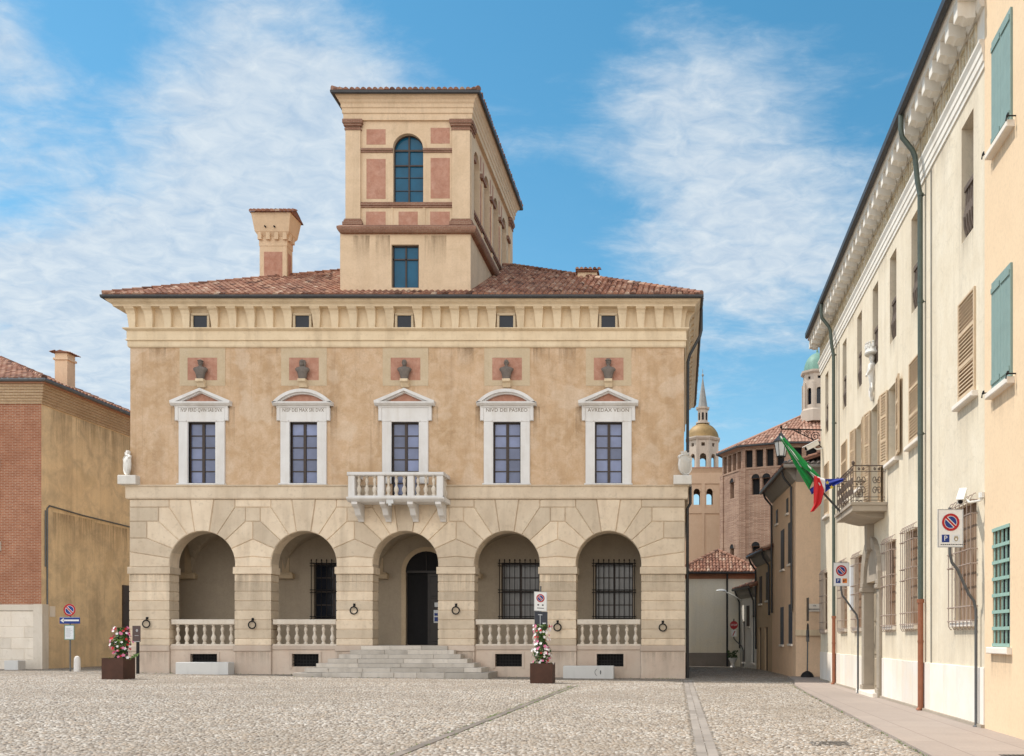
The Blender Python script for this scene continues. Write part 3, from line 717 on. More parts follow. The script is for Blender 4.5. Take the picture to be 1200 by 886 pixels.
for u0,u1,z0,z1,mt in ((.30,.78,2.30,2.88,'paper'),(.56,.76,2.18,2.46,'paper'),(.34,.50,3.02,3.22,'paper')):
    q = MB(LT); q.box(c+u0,c+u1,-.098 if u0 != .56 else -.094,-.095 if u0 != .56 else -.091,z0,z1); o = q.build('notice', mt, door); o['label'] = 'pale paper notice'
q = MB(LT); q.box(c+.33,c+.75,-.0945,-.0935,2.62,2.74); q.box(c+.33,c+.5,-.0945,-.0935,2.36,2.56); q.build('notice_print', 'sign_blue', door)
# loggia windows with iron grilles
for i, cx in enumerate(BAY):
    if i in (0, 2): continue
    q = MB(LT); q.box(cx-.86,cx+.86,-.24,-.19,2.45,5.0); w = q.build('loggia_window', 'window_brown', pal)
    q = MB(LT)
    for u0,u1 in ((-.80,-.05),(.05,.80)):
        for k in range(4): z0 = 2.52+k*.615; q.box(cx+u0,cx+u1,-.192,-.180,z0,z0+.56)
    q.build('pane', 'pane_grey' if i in (3,4) else 'pane_dark', w)
    q = MB(LT)
    for k in range(9):
        x = cx-.92+k*.23; q.tube([(x,.13,2.36),(x,.13,5.12)], .017, 6); q.lathe([(.001,-.05),(.03,-.02),(.03,.02),(.001,.05)], (x,.13,5.12), 6)
    for z in (2.46,2.58,3.66,3.78,4.86,4.98):
        q.tube([(cx-.98,.13,z),(cx+.98,.13,z)], .018, 6)
        for x in (cx-.98,cx+.98): q.tube([(x,-.02,z),(x,.13,z)], .016, 6)
    q.build('grille', 'black_iron', w)
# iron rings
for x, z in ((-22.2,2.2),(-17.80,2.16),(-13.57,2.76),(-9.33,2.76),(-5.10,2.06),(-.72,2.05)):
    q = MB(FT); q.lathe([(.001,-.05),(.05,-.05),(.05,.05),(.001,.05)], (x,D1+.01,z+.24), 8); q.tube([(x-.03,D1,z+.26),(x,D1+.10,z+.14)], .026, 6)
    q.tube([(x+.15*math.cos(a*PI/10),D1+.08,z+.15*math.sin(a*PI/10)) for a in range(20)], .027, 6, closed=True)
    q.build('iron_ring', 'black_iron', pal, smooth='all')
# string course
m = MB(); sc_ = [(-.2,7.40),(.09,7.40),(.12,7.45),(.12,7.90),(.18,7.94),(.18,7.975),(-.2,7.975)]
m.sweep(sc_, [(XL,YB),(XL,YF),(BAY[2]-.97,YF)]); m.sweep(sc_, [(BAY[2]+.97,YF),(XR,YF),(XR,YB)]); m.build('string_course', 'rusticated_stone', pal)
# side and back walls of the ground floor
m = MB(); m.quad((XL,YF+.0,0-.3),(XL,YB,-.3),(XL,YB,7.41),(XL,YF,7.41)); m.quad((XR,YF,-.3),(XR,YB,-.3),(XR,YB,7.41),(XR,YF,7.41)); m.quad((XL,YB,-.3),(XR,YB,-.3),(XR,YB,14),(XL,YB,14))
m.build('side_wall', 'rusticated_stone', pal)
# piano nobile wall
XUL, XUR = -22.93, .16
m = MB(FT); WH = [(cx-.57,cx+.57,8.06,10.61) for cx in BAY]
WH[2] = (BAY[2]-.57,BAY[2]+.57,7.40,10.61)
m.wall(XUL, XUR, 7.3, 13.78, WH, 0, .28)
m.T = ident; m.quad((XUL,YF,7.3),(XUL,YB,7.3),(XUL,YB,13.78),(XUL,YF,13.78))
m.quad((XUR,YF,7.3),(XUR,YB,7.3),(XUR,YB,13.78),(XUR,YF,13.78))
m.build('upper_wall', 'ochre_plaster', pal)
INS = ['IVSP FERD QVIN SAB DVX', 'NISP DEI MAX SRI DVX', '', 'NIVD DEI PASREO', 'AVREDAX VEION']
for i, cx in enumerate(BAY):
    zb = 8.06
    q = MB(FT)                                         # stone surround
    for s in (-1,1):
        a, b = sorted((cx+s*.57, cx+s*.96)); q.cbox(a,b,-.2,.09,zb-.02,10.61,.02); a, b = sorted((cx+s*.58, cx+s*.66)); q.box(a,b,-.2,.095,zb,10.60)
        a, b = sorted((cx+s*.965, cx+s*1.11)); q.cbox(a,b,0,.11,10.66,11.27,.02)
    q.cbox(cx-.963,cx+.963,-.2,.095,10.61,11.20,.015); q.box(cx-1.11,cx+1.11,0,.12,11.20,11.27)
    for s in (-1,1): q.lathe([(.02,-.02),(.02,.02)], (cx+s*.62,.11,10.66), 6)
    w = q.build('window', 'white_marble', pal)
    # pediment
    q = MB(FT); q.prism_u([(0,11.27),(.17,11.27),(.24,11.33),(.27,11.36),(.27,11.42),(0,11.42)], cx-1.24, cx+1.24)
    if i % 2 == 0:
        apx = (cx, 11.93); tri = .56
        for s in (-1,1):
            p = [(cx+s*1.25,11.42),(cx+s*1.25,11.46),(cx,11.98),(cx,11.865),(cx+s*1.0,11.42)]; q.prism(p, 0, .27)
            p = [(cx+s*1.0,11.421),(cx,11.865),(cx,11.80),(cx+s*.84,11.421)]; q.prism(p, 0, .17)
    else:
        rr = 1.62; zc_ = 11.95-rr
        aa = math.degrees(math.asin(1.25/rr)); O_ = arc((cx,zc_), rr, 90-aa, 90+aa, 18); ri = rr-.13; ai = math.degrees(math.acos((11.42-zc_)/ri)); I_ = arc((cx,zc_), ri, 90+ai, 90-ai, 18)
        q.prism(O_+I_, 0, .27)
        r2 = ri-.001; r3 = ri-.07; a3 = math.degrees(math.acos((11.421-zc_)/r3)); q.prism(arc((cx,zc_), r2, 90-ai, 90+ai, 18)+arc((cx,zc_), r3, 90+a3, 90-a3, 18), 0, .17)
    q.build('pediment', 'white_marble', w)
    q = MB(FT); q.quad((cx-1.0,.03,11.42),(cx+1.0,.03,11.42),(cx,.03,11.86)) if i % 2 == 0 else q.poly(*[(cx+x,.03,z) for x,z in [(-1.0,11.42),(1.0,11.42),(.8,11.6),(.45,11.74),(0,11.8),(-.45,11.74),(-.8,11.6)]])
    q.build('tympanum', 'terracotta_panel', w)
    if i != 2:
        q = MB(FT); q.cbox(cx-1.0,cx+1.0,0,.20,zb-.085,zb-.02,.015); q.build('sill', 'white_marble', w)
    if INS[i]: text_mesh(INS[i], 'inscription', 'inscription', w, FT, cx, 11.09, .215, .096, .003, fit=1.72)
    z0 = zb if i != 2 else 7.34; q = MB(FT); n_ = 5 if i != 2 else 6
    q.box(cx-.568,cx+.568,-.16,-.1,10.54,10.608); q.box(cx-.568,cx-.515,-.16,-.1,z0,10.54); q.box(cx+.515,cx+.568,-.16,-.1,z0,10.54); q.box(cx-.055,cx+.055,-.155,-.085,z0,10.54)
    hh = (10.54-zb)/5
    for k in range(n_): z = 10.54-hh*(k+1); q.box(cx-.515,cx-.055,-.155,-.105,max(z,z0)-.005,max(z,z0)+.04); q.box(cx+.055,cx+.515,-.155,-.105,max(z,z0)-.005,max(z,z0)+.04)
    q.build('window_frame', 'window_brown', w)
    q = MB(FT)
    for s in (-1,1):
        a, b = sorted((cx+s*.06, cx+s*.52))
        for k in range(n_): z = 10.54-hh*(k+1); q.tint = random.random(); t = random.uniform(-.004,.004); q.quad((a,-.132+t,z),(b,-.132-t,z),(b,-.132+t*.5,z+hh),(a,-.132-t,z+hh))
    q.build('pane', 'pane_lavender', w)
    q = MB(FT); q.box(cx-.56,cx+.56,-.30,-.27,z0-.1,10.6); q.build('curtain', 'curtain', w)
    # panel behind each bust
    q = MB(FT)
    for b in ((-.95,.95,13.30,13.74),(-.95,.95,11.98+.15,12.36),(-.95,-.62,12.36,13.30),(.62,.95,12.36,13.30)): q.box(cx+b[0],cx+b[1],0,.012,b[2],b[3])
    pn = q.build('bust_panel', 'frame_plaster', pal); q = MB(FT); q.box(cx-.62,cx+.62,0,.006,12.36,13.30); q.build('panel_field', 'terracotta_panel', pn)
    q = MB(FT); q.prism_u([(0,12.05),(.10,12.05),(.20,12.2),(.30,12.26),(.30,12.36),(0,12.36)], cx-.16, cx+.16); q.build('console', 'cornice_stone', pn)
# crowning cornice
path = [(XUL,YB),(XUL,YF),(XUR,YF),(XUR,YB)]
m = MB(); m.sweep([(-.1,13.72),(.05,13.72),(.08,13.78),(.08,13.97),(.14,14.0),(.14,14.03),(.10,14.05),(.10,14.38),(.18,14.43),(.22,14.46),(.22,14.50),(-.1,14.50)], path); m.build('frieze', 'cornice_stone', pal)
m = MB(); cov = [(.04,14.49)]+[(.03+.16*(1-math.cos(R(a))), 14.5+.80*math.sin(R(a))) for a in range(0,91,10)]+[(.19,15.30),(-.1,15.30),(-.1,14.49)]
m.sweep(cov, path); m.build('cove', 'cornice_stone', pal)
m = MB(); m.sweep([(-.1,15.295),(.46,15.295),(.47,15.34),(.49,15.37),(.53,15.40),(.61,15.45),(.67,15.52),(.69,15.57),(.69,15.62),(-.1,15.62)], path); m.build('eaves_moulding', 'cornice_stone', pal)
bprof = [(.02,14.49),(.19,14.49),(.20,14.65),(.22,14.85),(.26,15.03),(.33,15.16),(.41,15.22),(.44,15.25),(.44,15.296),(.02,15.296)]
def bracket(T, u, name='bracket'):
    q = MB(T); v = []; n = len(bprof); wz = lambda z: .125+(.075 if z > 15.2 else .06*(z-14.49)/.7)
    v = [(u-wz(z),d,z) for d,z in bprof]+[(u+wz(z),d,z) for d,z in bprof]
    q.tint = random.random(); q.add(v, [tuple(range(n)), tuple(range(2*n-1,n-1,-1))]+[(i,(i+1)%n,n+(i+1)%n,n+i) for i in range(n)])
    return q.build(name, 'cornice_stone', pal)
ET = east(XUR)
for cx in BAY:
    for o_ in (.587, 1.352, 2.117, 2.882, 3.648):
        if cx+o_ < XUR-.1: bracket(FT, cx+o_)
for o_ in (-.587,-1.352,-2.117,-2.84): bracket(FT, BAY[0]+o_)
y = YF+.45
while y < YB: bracket(ET, y); y += .82
for cx in BAY:                                         # attic lights between the brackets
    q = MB(FT)
    for b in ((cx-.38,cx-.29,14.5,15.02),(cx+.29,cx+.38,14.5,15.02),(cx-.38,cx+.38,15.0,15.09)): q.box(b[0],b[1],.0,.21,b[2],b[3])
    w = q.build('attic_window', 'frame_plaster', pal); q = MB(FT); q.box(cx-.29,cx+.29,.0,.15,14.5,15.0); q.build('pane', 'pane_dark', w)
# gutter and rain pipe
m = MB(); gp = [(.695,15.60),(.70,15.55),(.74,15.52),(.78,15.54),(.80,15.59),(.80,15.66),(.695,15.66)]
m.sweep(gp, path); m.build('gutter', 'gutter_metal', pal)
m = MB(); X = XUR
m.tube([(X+.74,40.6,15.55),(X+.74,40.6,14.65),(X+.68,40.6,14.40),(X+.25,40.6,13.60),(X+.17,40.6,13.3),(X+.15,40.6,8.3),(X+.27,40.6,8.05),(X+.27,40.6,7.3),(X+.15,40.6,7.1),(X+.15,40.6,-.1)], .062, 10); m.build('rain_pipe', 'gutter_metal', pal, smooth=True)
# balcony
BX0, BX1, BD = -13.48, -9.63, 1.07
m = MB(FT); m.prism_u([(0,7.16),(.95,7.16),(1.02,7.20),(1.10,7.26),(1.12,7.30),(1.12,7.34),(0,7.34)], BX0-.06, BX1+.06); bal = m.build('balcony', 'white_marble', pal)
posts = [BX0+.13, BX0+.13+1.19, BX1-.13-1.19, BX1-.13]
for x in posts:
    q = MB(FT); q.tint = .6; q.box(x-.13,x+.13,BD-.26,BD,7.34,8.21); q.build('post', 'white_marble', bal, bevel=.012)
q = MB(FT); q.cbox(BX0-.04,BX1+.04,BD-.30,BD+.05,8.21,8.35,.03); q.cbox(BX0-.04,BX0+.26,0,BD-.302,8.21,8.35,.01); q.cbox(BX1-.26,BX1+.04,0,BD-.302,8.21,8.35,.01)
q.box(BX0,BX1,BD-.26,BD-.02,7.342,7.40); q.build('rail', 'white_marble', bal)
for a, b in zip(posts, posts[1:]):
    for k in range(3):
        q = MB(FT); q.tint = random.random(); q.lathe(baluster_prof(.81,.10), (a+(b-a)*(k+1)/4+(0.02*(k-1)),BD-.13,7.40), 12); q.build('baluster', 'baluster_stone', bal, smooth=True)
for x in (BX0+.12, BX1-.12):
    for k in range(2):
        q = MB(FT); q.tint = random.random(); q.lathe(baluster_prof(.87,.10), (x,.22+k*.30,7.34), 12); q.build('baluster', 'baluster_stone', bal, smooth=True)
for x in (BX0+.22, BX0+.22+1.14, BX1-.22-1.14, BX1-.22):
    q = MB(FT); q.prism_u([(.05,7.16),(1.0,7.16),(1.0,7.06),(.86,6.98),(.70,6.92),(.60,6.80),(.50,6.66),(.34,6.60),(.20,6.52),(.14,6.44),(.05,6.44)], x-.12, x+.12)
    q.lathe([(.10,-.14),(.10,.14)], (x,0,0), 4) if False else None
    q.build('console', 'white_marble', bal, bevel=.02)
q = MB(FT); q.box(BX0+1.58,BX0+1.86,1.10,1.16,7.06,7.22); q.tube([(BX0+1.72,1.13,7.06),(BX0+1.72,1.13,6.98)], .07, 8); q.build('floodlight', 'concrete_white', bal)
# roof, its chimneys and the belvedere
roof = hip_roof(XUL-.72, XUR+.72, YF-.72, YB+.72, 15.66, .51, pal, sides='SEW')
def chimney_stack():
    x0,x1,y0,y1 = -19.42,-18.17,44.3,44.95
    q = MB(); q.box(x0,x1,y0,y1,17.5,19.72); q.box(x0-.02,x1+.02,y0-.02,y1+.02,19.72,19.80)
    q.box(x0-.02,x1+.02,y0-.02,y1+.02,19.8,20.12)
    v0 = [(x0-.02,y0-.02,20.12),(x1+.02,y0-.02,20.12),(x1+.02,y1+.02,20.12),(x0-.02,y1+.02,20.12)]
    a,b,c_,d = x0-.16,x1+.16,y0-.16,y1+.2
    v1 = [(a,c_,20.34),(b,c_,20.34),(b,d,20.34),(a,d,20.34)]; e = .28; v2 = [(x0-e,y0-e,21.15),(x1+e,y0-e,21.15),(x1+e,y1+e+.05,21.15),(x0-e,y1+e+.05,21.15)]
    q.add(v0+v1+v2, [(i,(i+1)%4,4+(i+1)%4,4+i) for i in range(4)]+[(4+i,4+(i+1)%4,8+(i+1)%4,8+i) for i in range(4)]+[(8,9,10,11)])
    for k in range(4):
        x = x0+.05+k*.385; q.prism([(x-.09,19.98),(x+.09,19.98),(x+.09,20.30),(x-.09,20.30)], y0-.14, y0-.02)
    for y in (y0+.15,y0+.5): q.box(x1+.02,x1+.14,y-.08,y+.08,19.98,20.30)
    ch = q.build('chimney', 'tower_plaster', roof)
    q = MB(); q.box(x0+.2,x1-.2,y0-.004,y0,17.8,19.45); q.box(x1,x1+.004,y0+.15,y1-.15,17.8,19.45)
    o = q.build('chimney_panel', 'terracotta_panel', roof)
    q = MB()
    for xx in (x0+.36,x0+.78): q.tube([(xx,y0-.30,20.52),(xx,y0-.1,20.52)], .035, 6)
    q.build('vent_hole', 'void_dark', roof)
    q = MB(); q.tint = .3; q.add([(x0-.34,y0-.36,21.16),(x1+.34,y0-.36,21.16),(x1+.34,y1+.38,21.16),(x0-.34,y1+.38,21.16),(x0-.3,(y0+y1)/2,21.48),(x1+.3,(y0+y1)/2,21.48)], [(0,1,5,4),(2,3,4,5),(0,4,3),(1,2,5),(0,3,2,1)])
    for A,B,up in (((x0-.34,y0-.36,21.16),(x1+.34,y0-.36,21.16),(0,.69,.32)),((x1+.34,y1+.38,21.16),(x0-.34,y1+.38,21.16),(0,-.69,.32))): tile_slope(q, A, B, up, lambda s: None if s > .72 else (0,9), .2, .36)
    q.build('chimney_cap', 'roof_tile', roof, weld=False)
chimney_stack()
q = MB(); q.box(-4.75,-3.85,44.4,45.0,17.6,18.55); q.build('chimney', 'tower_plaster', roof)
q = MB(); q.tint = .3; q.box(-4.83,-3.77,44.3,45.1,18.55,18.62); tile_slope(q, (-4.85,44.28,18.62),(-3.75,44.28,18.62),(0,.9,.25), lambda s: None if s > .8 else (0,9), .2, .36); q.build('chimney_cap', 'roof_tile', roof, weld=False)

TX0, TX1, TY1 = -14.18, -8.74, 50.2
tw = None
m = MB(FT); m.wall(TX0, TX1, 15.3, 18.50, [(-12.04,-10.90,16.22,18.02)], 0, .22)
m.T = ident
for x in (TX0, TX1): m.quad((x,YF,15.3),(x,TY1,15.3),(x,TY1,18.5),(x,YF,18.5))
m.quad((TX0,TY1,15.3),(TX1,TY1,15.3),(TX1,TY1,18.5),(TX0,TY1,18.5)); m.quad((TX0,YF,18.49),(TX1,YF,18.49),(TX1,TY1,18.49),(TX0,TY1,18.49))
m.T = FT; m.box(TX0-.04,TX1+.04,0,.04,15.4,16.12); 
tw = m.build('belvedere_tower', 'tower_plaster', pal)
UX0, UX1, UY1 = -13.95, -8.74-.02, 50.0
UT = front(YF+.06); wc = -11.36; wr = .63; ws = 22.04; wz = 19.80
# upper storey: front wall with an arched light, side walls with four arches
def arched_wall(mb, T, u0, u1, z0, z1, cs, r, sill, spring, depth):
    mb.T = T; cuts = sorted(cs); e = u0
    for cc in cuts:
        mb.quad((e,0,z0),(cc-r,0,z0),(cc-r,0,z1),(e,0,z1)); mb.quad((cc-r,0,z0),(cc+r,0,z0),(cc+r,0,sill),(cc-r,0,sill))
        P = arc((cc,spring), r, 180, 0, 14)
        for p, q in zip(P, P[1:]): mb.quad((p[0],0,p[1]),(q[0],0,q[1]),(q[0],0,z1),(p[0],0,z1)); mb.quad((p[0],0,p[1]),(q[0],0,q[1]),(q[0],-depth,q[1]),(p[0],-depth,p[1]))
        for x in (cc-r,cc+r): mb.quad((x,0,sill),(x,-depth,sill),(x,-depth,spring),(x,0,spring))
        mb.quad((cc-r,0,sill),(cc+r,0,sill),(cc+r,-depth,sill),(cc-r,-depth,sill)); e = cc+r
    mb.quad((e,0,z0),(u1,0,z0),(u1,0,z1),(e,0,z1))
SC = [41.62,43.78,45.94,48.10]
m = MB(); arched_wall(m, UT, UX0, UX1, 18.45, 23.3, [wc], wr, wz, ws, .25)
arched_wall(m, east(UX1-.06), YF+.06, UY1, 18.45, 23.3, SC, .60, 19.8, ws, .35)
m.T = ident; m.quad((UX0,YF+.06,18.4),(UX0,UY1,18.4),(UX0,UY1,23.3),(UX0,YF+.06,23.3)); m.quad((UX0,UY1,18.4),(UX1,UY1,18.4),(UX1,UY1,23.3),(UX0,UY1,23.3))
m.build('tower_upper_wall', 'tower_plaster', tw)
m = MB(); path_t = [(UX0,UY1),(UX0,YF+.06),(UX1,YF+.06),(UX1,UY1)]
m.sweep([(-.05,18.42),(.22,18.48),(.27,18.55),(.30,18.62),(.30,18.70),(.20,18.78),(-.05,18.82)], path_t); m.build('brick_cornice', 'brick_trim', tw)
def pil(T, a, b):
    q = MB(T); q.box(a,b,0,.09,18.8,22.8); q.build('pilaster', 'tower_plaster', tw)
    q = MB(T)
    for k,(z0,z1,e) in enumerate(((18.80,18.93,.10),(18.93,19.02,.06),(19.02,19.08,.03),(22.78,22.86,.03),(22.86,22.94,.0),(22.94,23.04,.06),(23.04,23.20,.10))): q.box(a-e,b+e,0,.09+e+.004,z0,z1)
    q.build('pilaster_trim', 'brick_trim', tw)
pil(UT, UX0, UX0+.62); pil(UT, UX1-.74, UX1); EU = east(UX1-.06)
for a, b in ((YF+.10,YF+.62),(UY1-.7,UY1)): pil(EU, a, b)
for cc in [(SC[i]+SC[i+1])/2 for i in range(3)]: q = MB(EU); q.box(cc-.14,cc+.14,0,.05,18.8,22.0); q.build('pilaster', 'tower_plaster', tw)
q = MB(UT)
for z0,z1,e in ((19.58,19.66,.05),(19.66,19.74,.09),(19.74,19.80,.05)): q.box(UX0+.62,UX1-.74,0,e,z0,z1)
for a,b in ((UX0+.62,wc-wr),(wc+wr,UX1-.74)):
    for z0,z1,e in ((21.88,21.95,.04),(21.95,22.04,.08)): q.box(a,b,0,e,z0,z1)
q.T = EU
for z0,z1,e in ((19.58,19.66,.05),(19.66,19.78,.09)): q.box(YF+.62,UY1-.7,0,e,z0,z1)
ed = [YF+.62]+[x for s_ in SC for x in (s_-.60,s_+.60)]+[UY1-.7]
for a,b in zip(ed[::2],ed[1::2]):
    if b > a: q.box(a,b,0,.12,21.88,22.06)
q.build('brick_band', 'brick_trim', tw)
q = MB(UT)
for a,b,z0,z1 in ((-13.10,-12.30,22.22,22.86),(-10.42,-9.62,22.26,22.92),(-13.10,-12.30,19.95,21.62),(-10.42,-9.62,19.97,21.66),(-13.12,-12.30,18.86,19.42),(-11.76,-10.96,18.86,19.42),(-10.44,-9.62,18.86,19.42)): q = MB(UT); q.box(a,b,0,.006,z0,z1); q.build('terracotta_panel', 'terracotta_panel', tw)
for cc in [(SC[i]+SC[i+1])/2 for i in range(3)]:
    for z0,z1 in ((22.25,22.9),(19.95,21.65)):
        for k in (-.42,.16): q = MB(EU); q.box(cc+k,cc+k+.26,0,.006,z0,z1); q.build('terracotta_panel', 'terracotta_panel', tw)
q = MB(UT)                                             # thin raised frames between the bays
for x in (-12.03,-10.69): q = MB(UT); q.box(x-.04,x+.04,0,.025,18.82,19.58); q.build('panel_frame', 'tower_plaster', tw)
P = arc((wc,ws), wr+.13, 180, 0, 18); P2 = arc((wc,ws), wr+.002, 180, 0, 18); q = MB(UT)
for i in range(18):
    a,b,c_,d = P[i],P[i+1],P2[i+1],P2[i]
    q.quad((a[0],.04,a[1]),(b[0],.04,b[1]),(c_[0],.04,c_[1]),(d[0],.04,d[1])); q.quad((a[0],.04,a[1]),(b[0],.04,b[1]),(b[0],0,b[1]),(a[0],0,a[1])); q.quad((d[0],.04,d[1]),(c_[0],.04,c_[1]),(c_[0],0,c_[1]),(d[0],0,d[1]))
q.build('archivolt', 'tower_plaster', tw)
m = MB(); m.sweep([(-.1,23.2),(.09,23.2),(.09,23.45),(.13,23.48),(.13,23.66),(.17,23.70),(.17,23.84),(.22,23.90),(.24,23.98),(.31,24.05),(.36,24.14),(.38,24.20),(-.1,24.20)], path_t+[(UX0,UY1)]); m.build('entablature', 'tower_plaster', tw)
q = MB(); q.sweep([(.385,24.19),(.39,24.12),(.45,24.10),(.49,24.13),(.50,24.23),(.385,24.23)], path_t+[(UX0,UY1)]); q.build('tower_gutter', 'gutter_metal', tw)
hip_roof(UX0-.44, UX1+.44, YF+.06-.44, UY1+.44, 24.24, .30, tw, sides='SEW', name='tower_roof')
def tower_light(T, cc, r, sill, spring, d, mt):
    P = arc((cc,spring), r, 0, 180, 16)
    q = MB(T); q.poly(*[(x,d,z) for x,z in [(cc+r,sill)]+P+[(cc-r,sill)]]); q.build('tower_pane', mt, tw)
    q = MB(T)
    q.box(cc-.035,cc+.035,d+.002,d+.05,sill,spring+r); q.box(cc-r,cc+r,d+.004,d+.055,spring-.04,spring+.04); q.box(cc-r,cc+r,d+.004,d+.055,spring-.66,spring-.60)
    for x in (cc-r,cc+r-.045): q.box(x,x+.045,d+.004,d+.05,sill,spring)
    ring = arc((cc,spring), r-.02, 0, 180, 14); q.tube([(x,d+.03,z) for x,z in ring], .028, 6)
    q.box(cc-r,cc+r,d+.004,d+.03,sill+.55,sill+.575); q.box(cc-r,cc+r,d+.004,d+.03,sill+1.1,sill+1.125)
    q.build('tower_window_frame', 'window_brown', tw)
tower_light(UT, wc, wr, wz, ws, -.2, 'pane_blue')
for cc in SC: tower_light(EU, cc, .60, 19.8, ws, -.3, 'pane_blue')
q = MB(FT); q.box(-12.04,-10.90,-.23,-.19,16.22,18.02); q.build('tower_pane', 'pane_blue', tw)
q = MB(FT)
for b in ((-12.04,-10.9,17.96,18.02),(-12.04,-10.9,16.22,16.27),(-12.04,-11.97,16.22,18.02),(-10.97,-10.9,16.22,18.02),(-11.50,-11.44,16.22,18.02),(-12.04,-10.9,17.42,17.48)): q.box(b[0],b[1],-.19,-.14,b[2],b[3])
q.build('tower_window_frame', 'window_brown', tw)

# front steps: a thing of their own, stones laid in courses
m = MB(FT)
for i in range(7):
    hw = 1.80+.345*i; d = .22+.31*i; zt = 1.29-.175*i; x = -11.45-hw
    while x < -11.45+hw-.01:
        l = min(random.uniform(.9,1.9), -11.45+hw-x)
        if -11.45+hw-(x+l) < .4: l = -11.45+hw-x
        m.tint = random.random(); j = random.uniform(-.012,.012); m.cbox(x+.004,x+l-.004,0.16+.0*i,d+j,zt-.176 if i < 6 else -.2,zt+random.uniform(-.006,.006),.014); x += l
st = m.build('stone_steps', 'step_stone'); tag(st, 'worn grey stone steps spreading down from the central arch of the palace', 'steps')

# busts on their consoles
def bust(cx, kind, label):
    q = MB(FT); c0 = (cx,.17,12.36); segs = 16
    prof = [(.17,.10,0),(.17,.10,.03),(.175,.10,.06),(.19,.11,.10),(.21,.125,.22),(.245,.14,.34),(.32,.15,.43),(.335,.14,.50),(.28,.12,.555),(.15,.09,.60),(.075,.07,.63),(.07,.07,.67),(.085,.09,.70),(.10,.105,.76),(.105,.115,.82),(.10,.11,.88),(.075,.085,.93),(.03,.03,.955)]
    v = []; f = []
    for rx, ry, z in prof:
        for k in range(segs):
            a = 2*PI*k/segs; x = rx*math.cos(a); y = ry*math.sin(a)
            if .30 < z < .56 : y *= 1+.15*abs(math.cos(a)); 
            v.append((c0[0]+x, c0[1]+y, c0[2]+z))
    for i in range(len(prof)-1):
        for k in range(segs): f.append((i*segs+k, i*segs+(k+1)%segs, (i+1)*segs+(k+1)%segs, (i+1)*segs+k))
    f += [tuple(range(segs)), tuple((len(prof)-1)*segs+k for k in range(segs))]
    q.add(v, f)
    q.lathe([(.005,-.03),(.022,-.02),(.018,.03),(.008,.05)], (cx,c0[1]+.115,c0[2]+.80), 6)     # nose
    for s in (-1,1): q.lathe([(.004,-.03),(.025,-.01),(.025,.015),(.004,.035)], (cx+s*.105,c0[1],c0[2]+.80), 6); q.lathe([(.004,-.012),(.02,0),(.004,.012)], (cx+s*.042,c0[1]+.105,c0[2]+.835), 6)
    if kind in ('beard','long'):
        q.lathe([(.01,-.16),(.05,-.11),(.085,-.03),(.07,.04),(.02,.06)], (cx,c0[1]+.07,c0[2]+.74), 10)
    if kind == 'long':
        for s in (-1,1): q.lathe([(.02,-.26),(.05,-.18),(.06,-.02),(.04,.08),(.01,.10)], (cx+s*.10,c0[1]-.02,c0[2]+.84), 8)
    if kind == 'hat': q.lathe([(.13,-.02),(.15,.0),(.14,.03),(.12,.045),(.10,.09),(.03,.10)], (cx,c0[1],c0[2]+.90), 12)
    if kind == 'wreath':
        q.tube([(cx+.115*math.cos(a*PI/8),c0[1]+.12*math.sin(a*PI/8),c0[2]+.885) for a in range(16)], .022, 6, closed=True)
    q.v = [(cx+(x-cx)*.9, y, c0[2]+(z-c0[2])*.85) for x, y, z in q.v]
    o = q.build('bust', 'bronze_bust', None, smooth='all'); tag(o, label, 'bust', 'dark busts on the palace front')
for cx, k, lb in zip(BAY, ('wreath','long','beard','bald','hat'), ('leftmost dark bust, above the leftmost palace window', 'dark bust with long hair, above the left arched window pediment', 'dark bearded bust, above the balcony window', 'dark bareheaded bust, above the right arched window pediment', 'dark bust wearing a hat, above the rightmost palace window')): bust(cx, k, lb)
# marble shields on the two corners
def shield(cx, cy, ang, label):
    t = thing('corner_shield', label, 'shield', (cx, cy, 7.98), 'marble shields on the corners of the palace')
    ca, sa = math.cos(ang), math.sin(ang); T = lambda u,d,z: (cx+u*ca+d*sa, cy+u*sa-d*ca, z)
    q = MB(); q.box(cx-.38,cx+.38,cy-.36,cy+.36,7.975,8.36); q.build('pedestal', 'shield_stone', t, bevel=.03)
    out = [(-.34,9.18),(-.40,9.10),(-.34,9.02),(-.37,8.80),(-.35,8.62),(-.22,8.46),(0,8.37)]; out = out+[(-x,z) for x,z in out[-2::-1]]+[(.18,9.22),(0,9.28),(-.18,9.22)]
    q = MB(T); n = len(out); cz = 8.82
    rings = [(1.,.10),(1.04,.16),(.94,.22),(.84,.19),(.55,.23),(.25,.25)]
    v = [(x*k,d,cz+(z-cz)*k) for k,d in rings for x,z in out]; f = []
    for i in range(len(rings)-1):
        for k in range(n): f.append((i*n+k,i*n+(k+1)%n,(i+1)*n+(k+1)%n,(i+1)*n+k))
    f += [tuple(range(n)), tuple((len(rings)-1)*n+k for k in range(n))]
    q.add(v, f); q.build('escutcheon', 'shield_stone', t, smooth=True)
    q = MB(T); q.prism([(-.16,9.24),(.16,9.24),(.20,9.36),(.09,9.33),(0,9.42),(-.09,9.33),(-.20,9.36)], .08, .2); q.build('crest', 'shield_stone', t)
shield(XL+.05, YF+.02, -PI/4, 'white marble shield on the left corner of the palace above the string course')
shield(XR-.10, YF+.02, PI/4, 'white marble shield on the right corner of the palace above the string course')
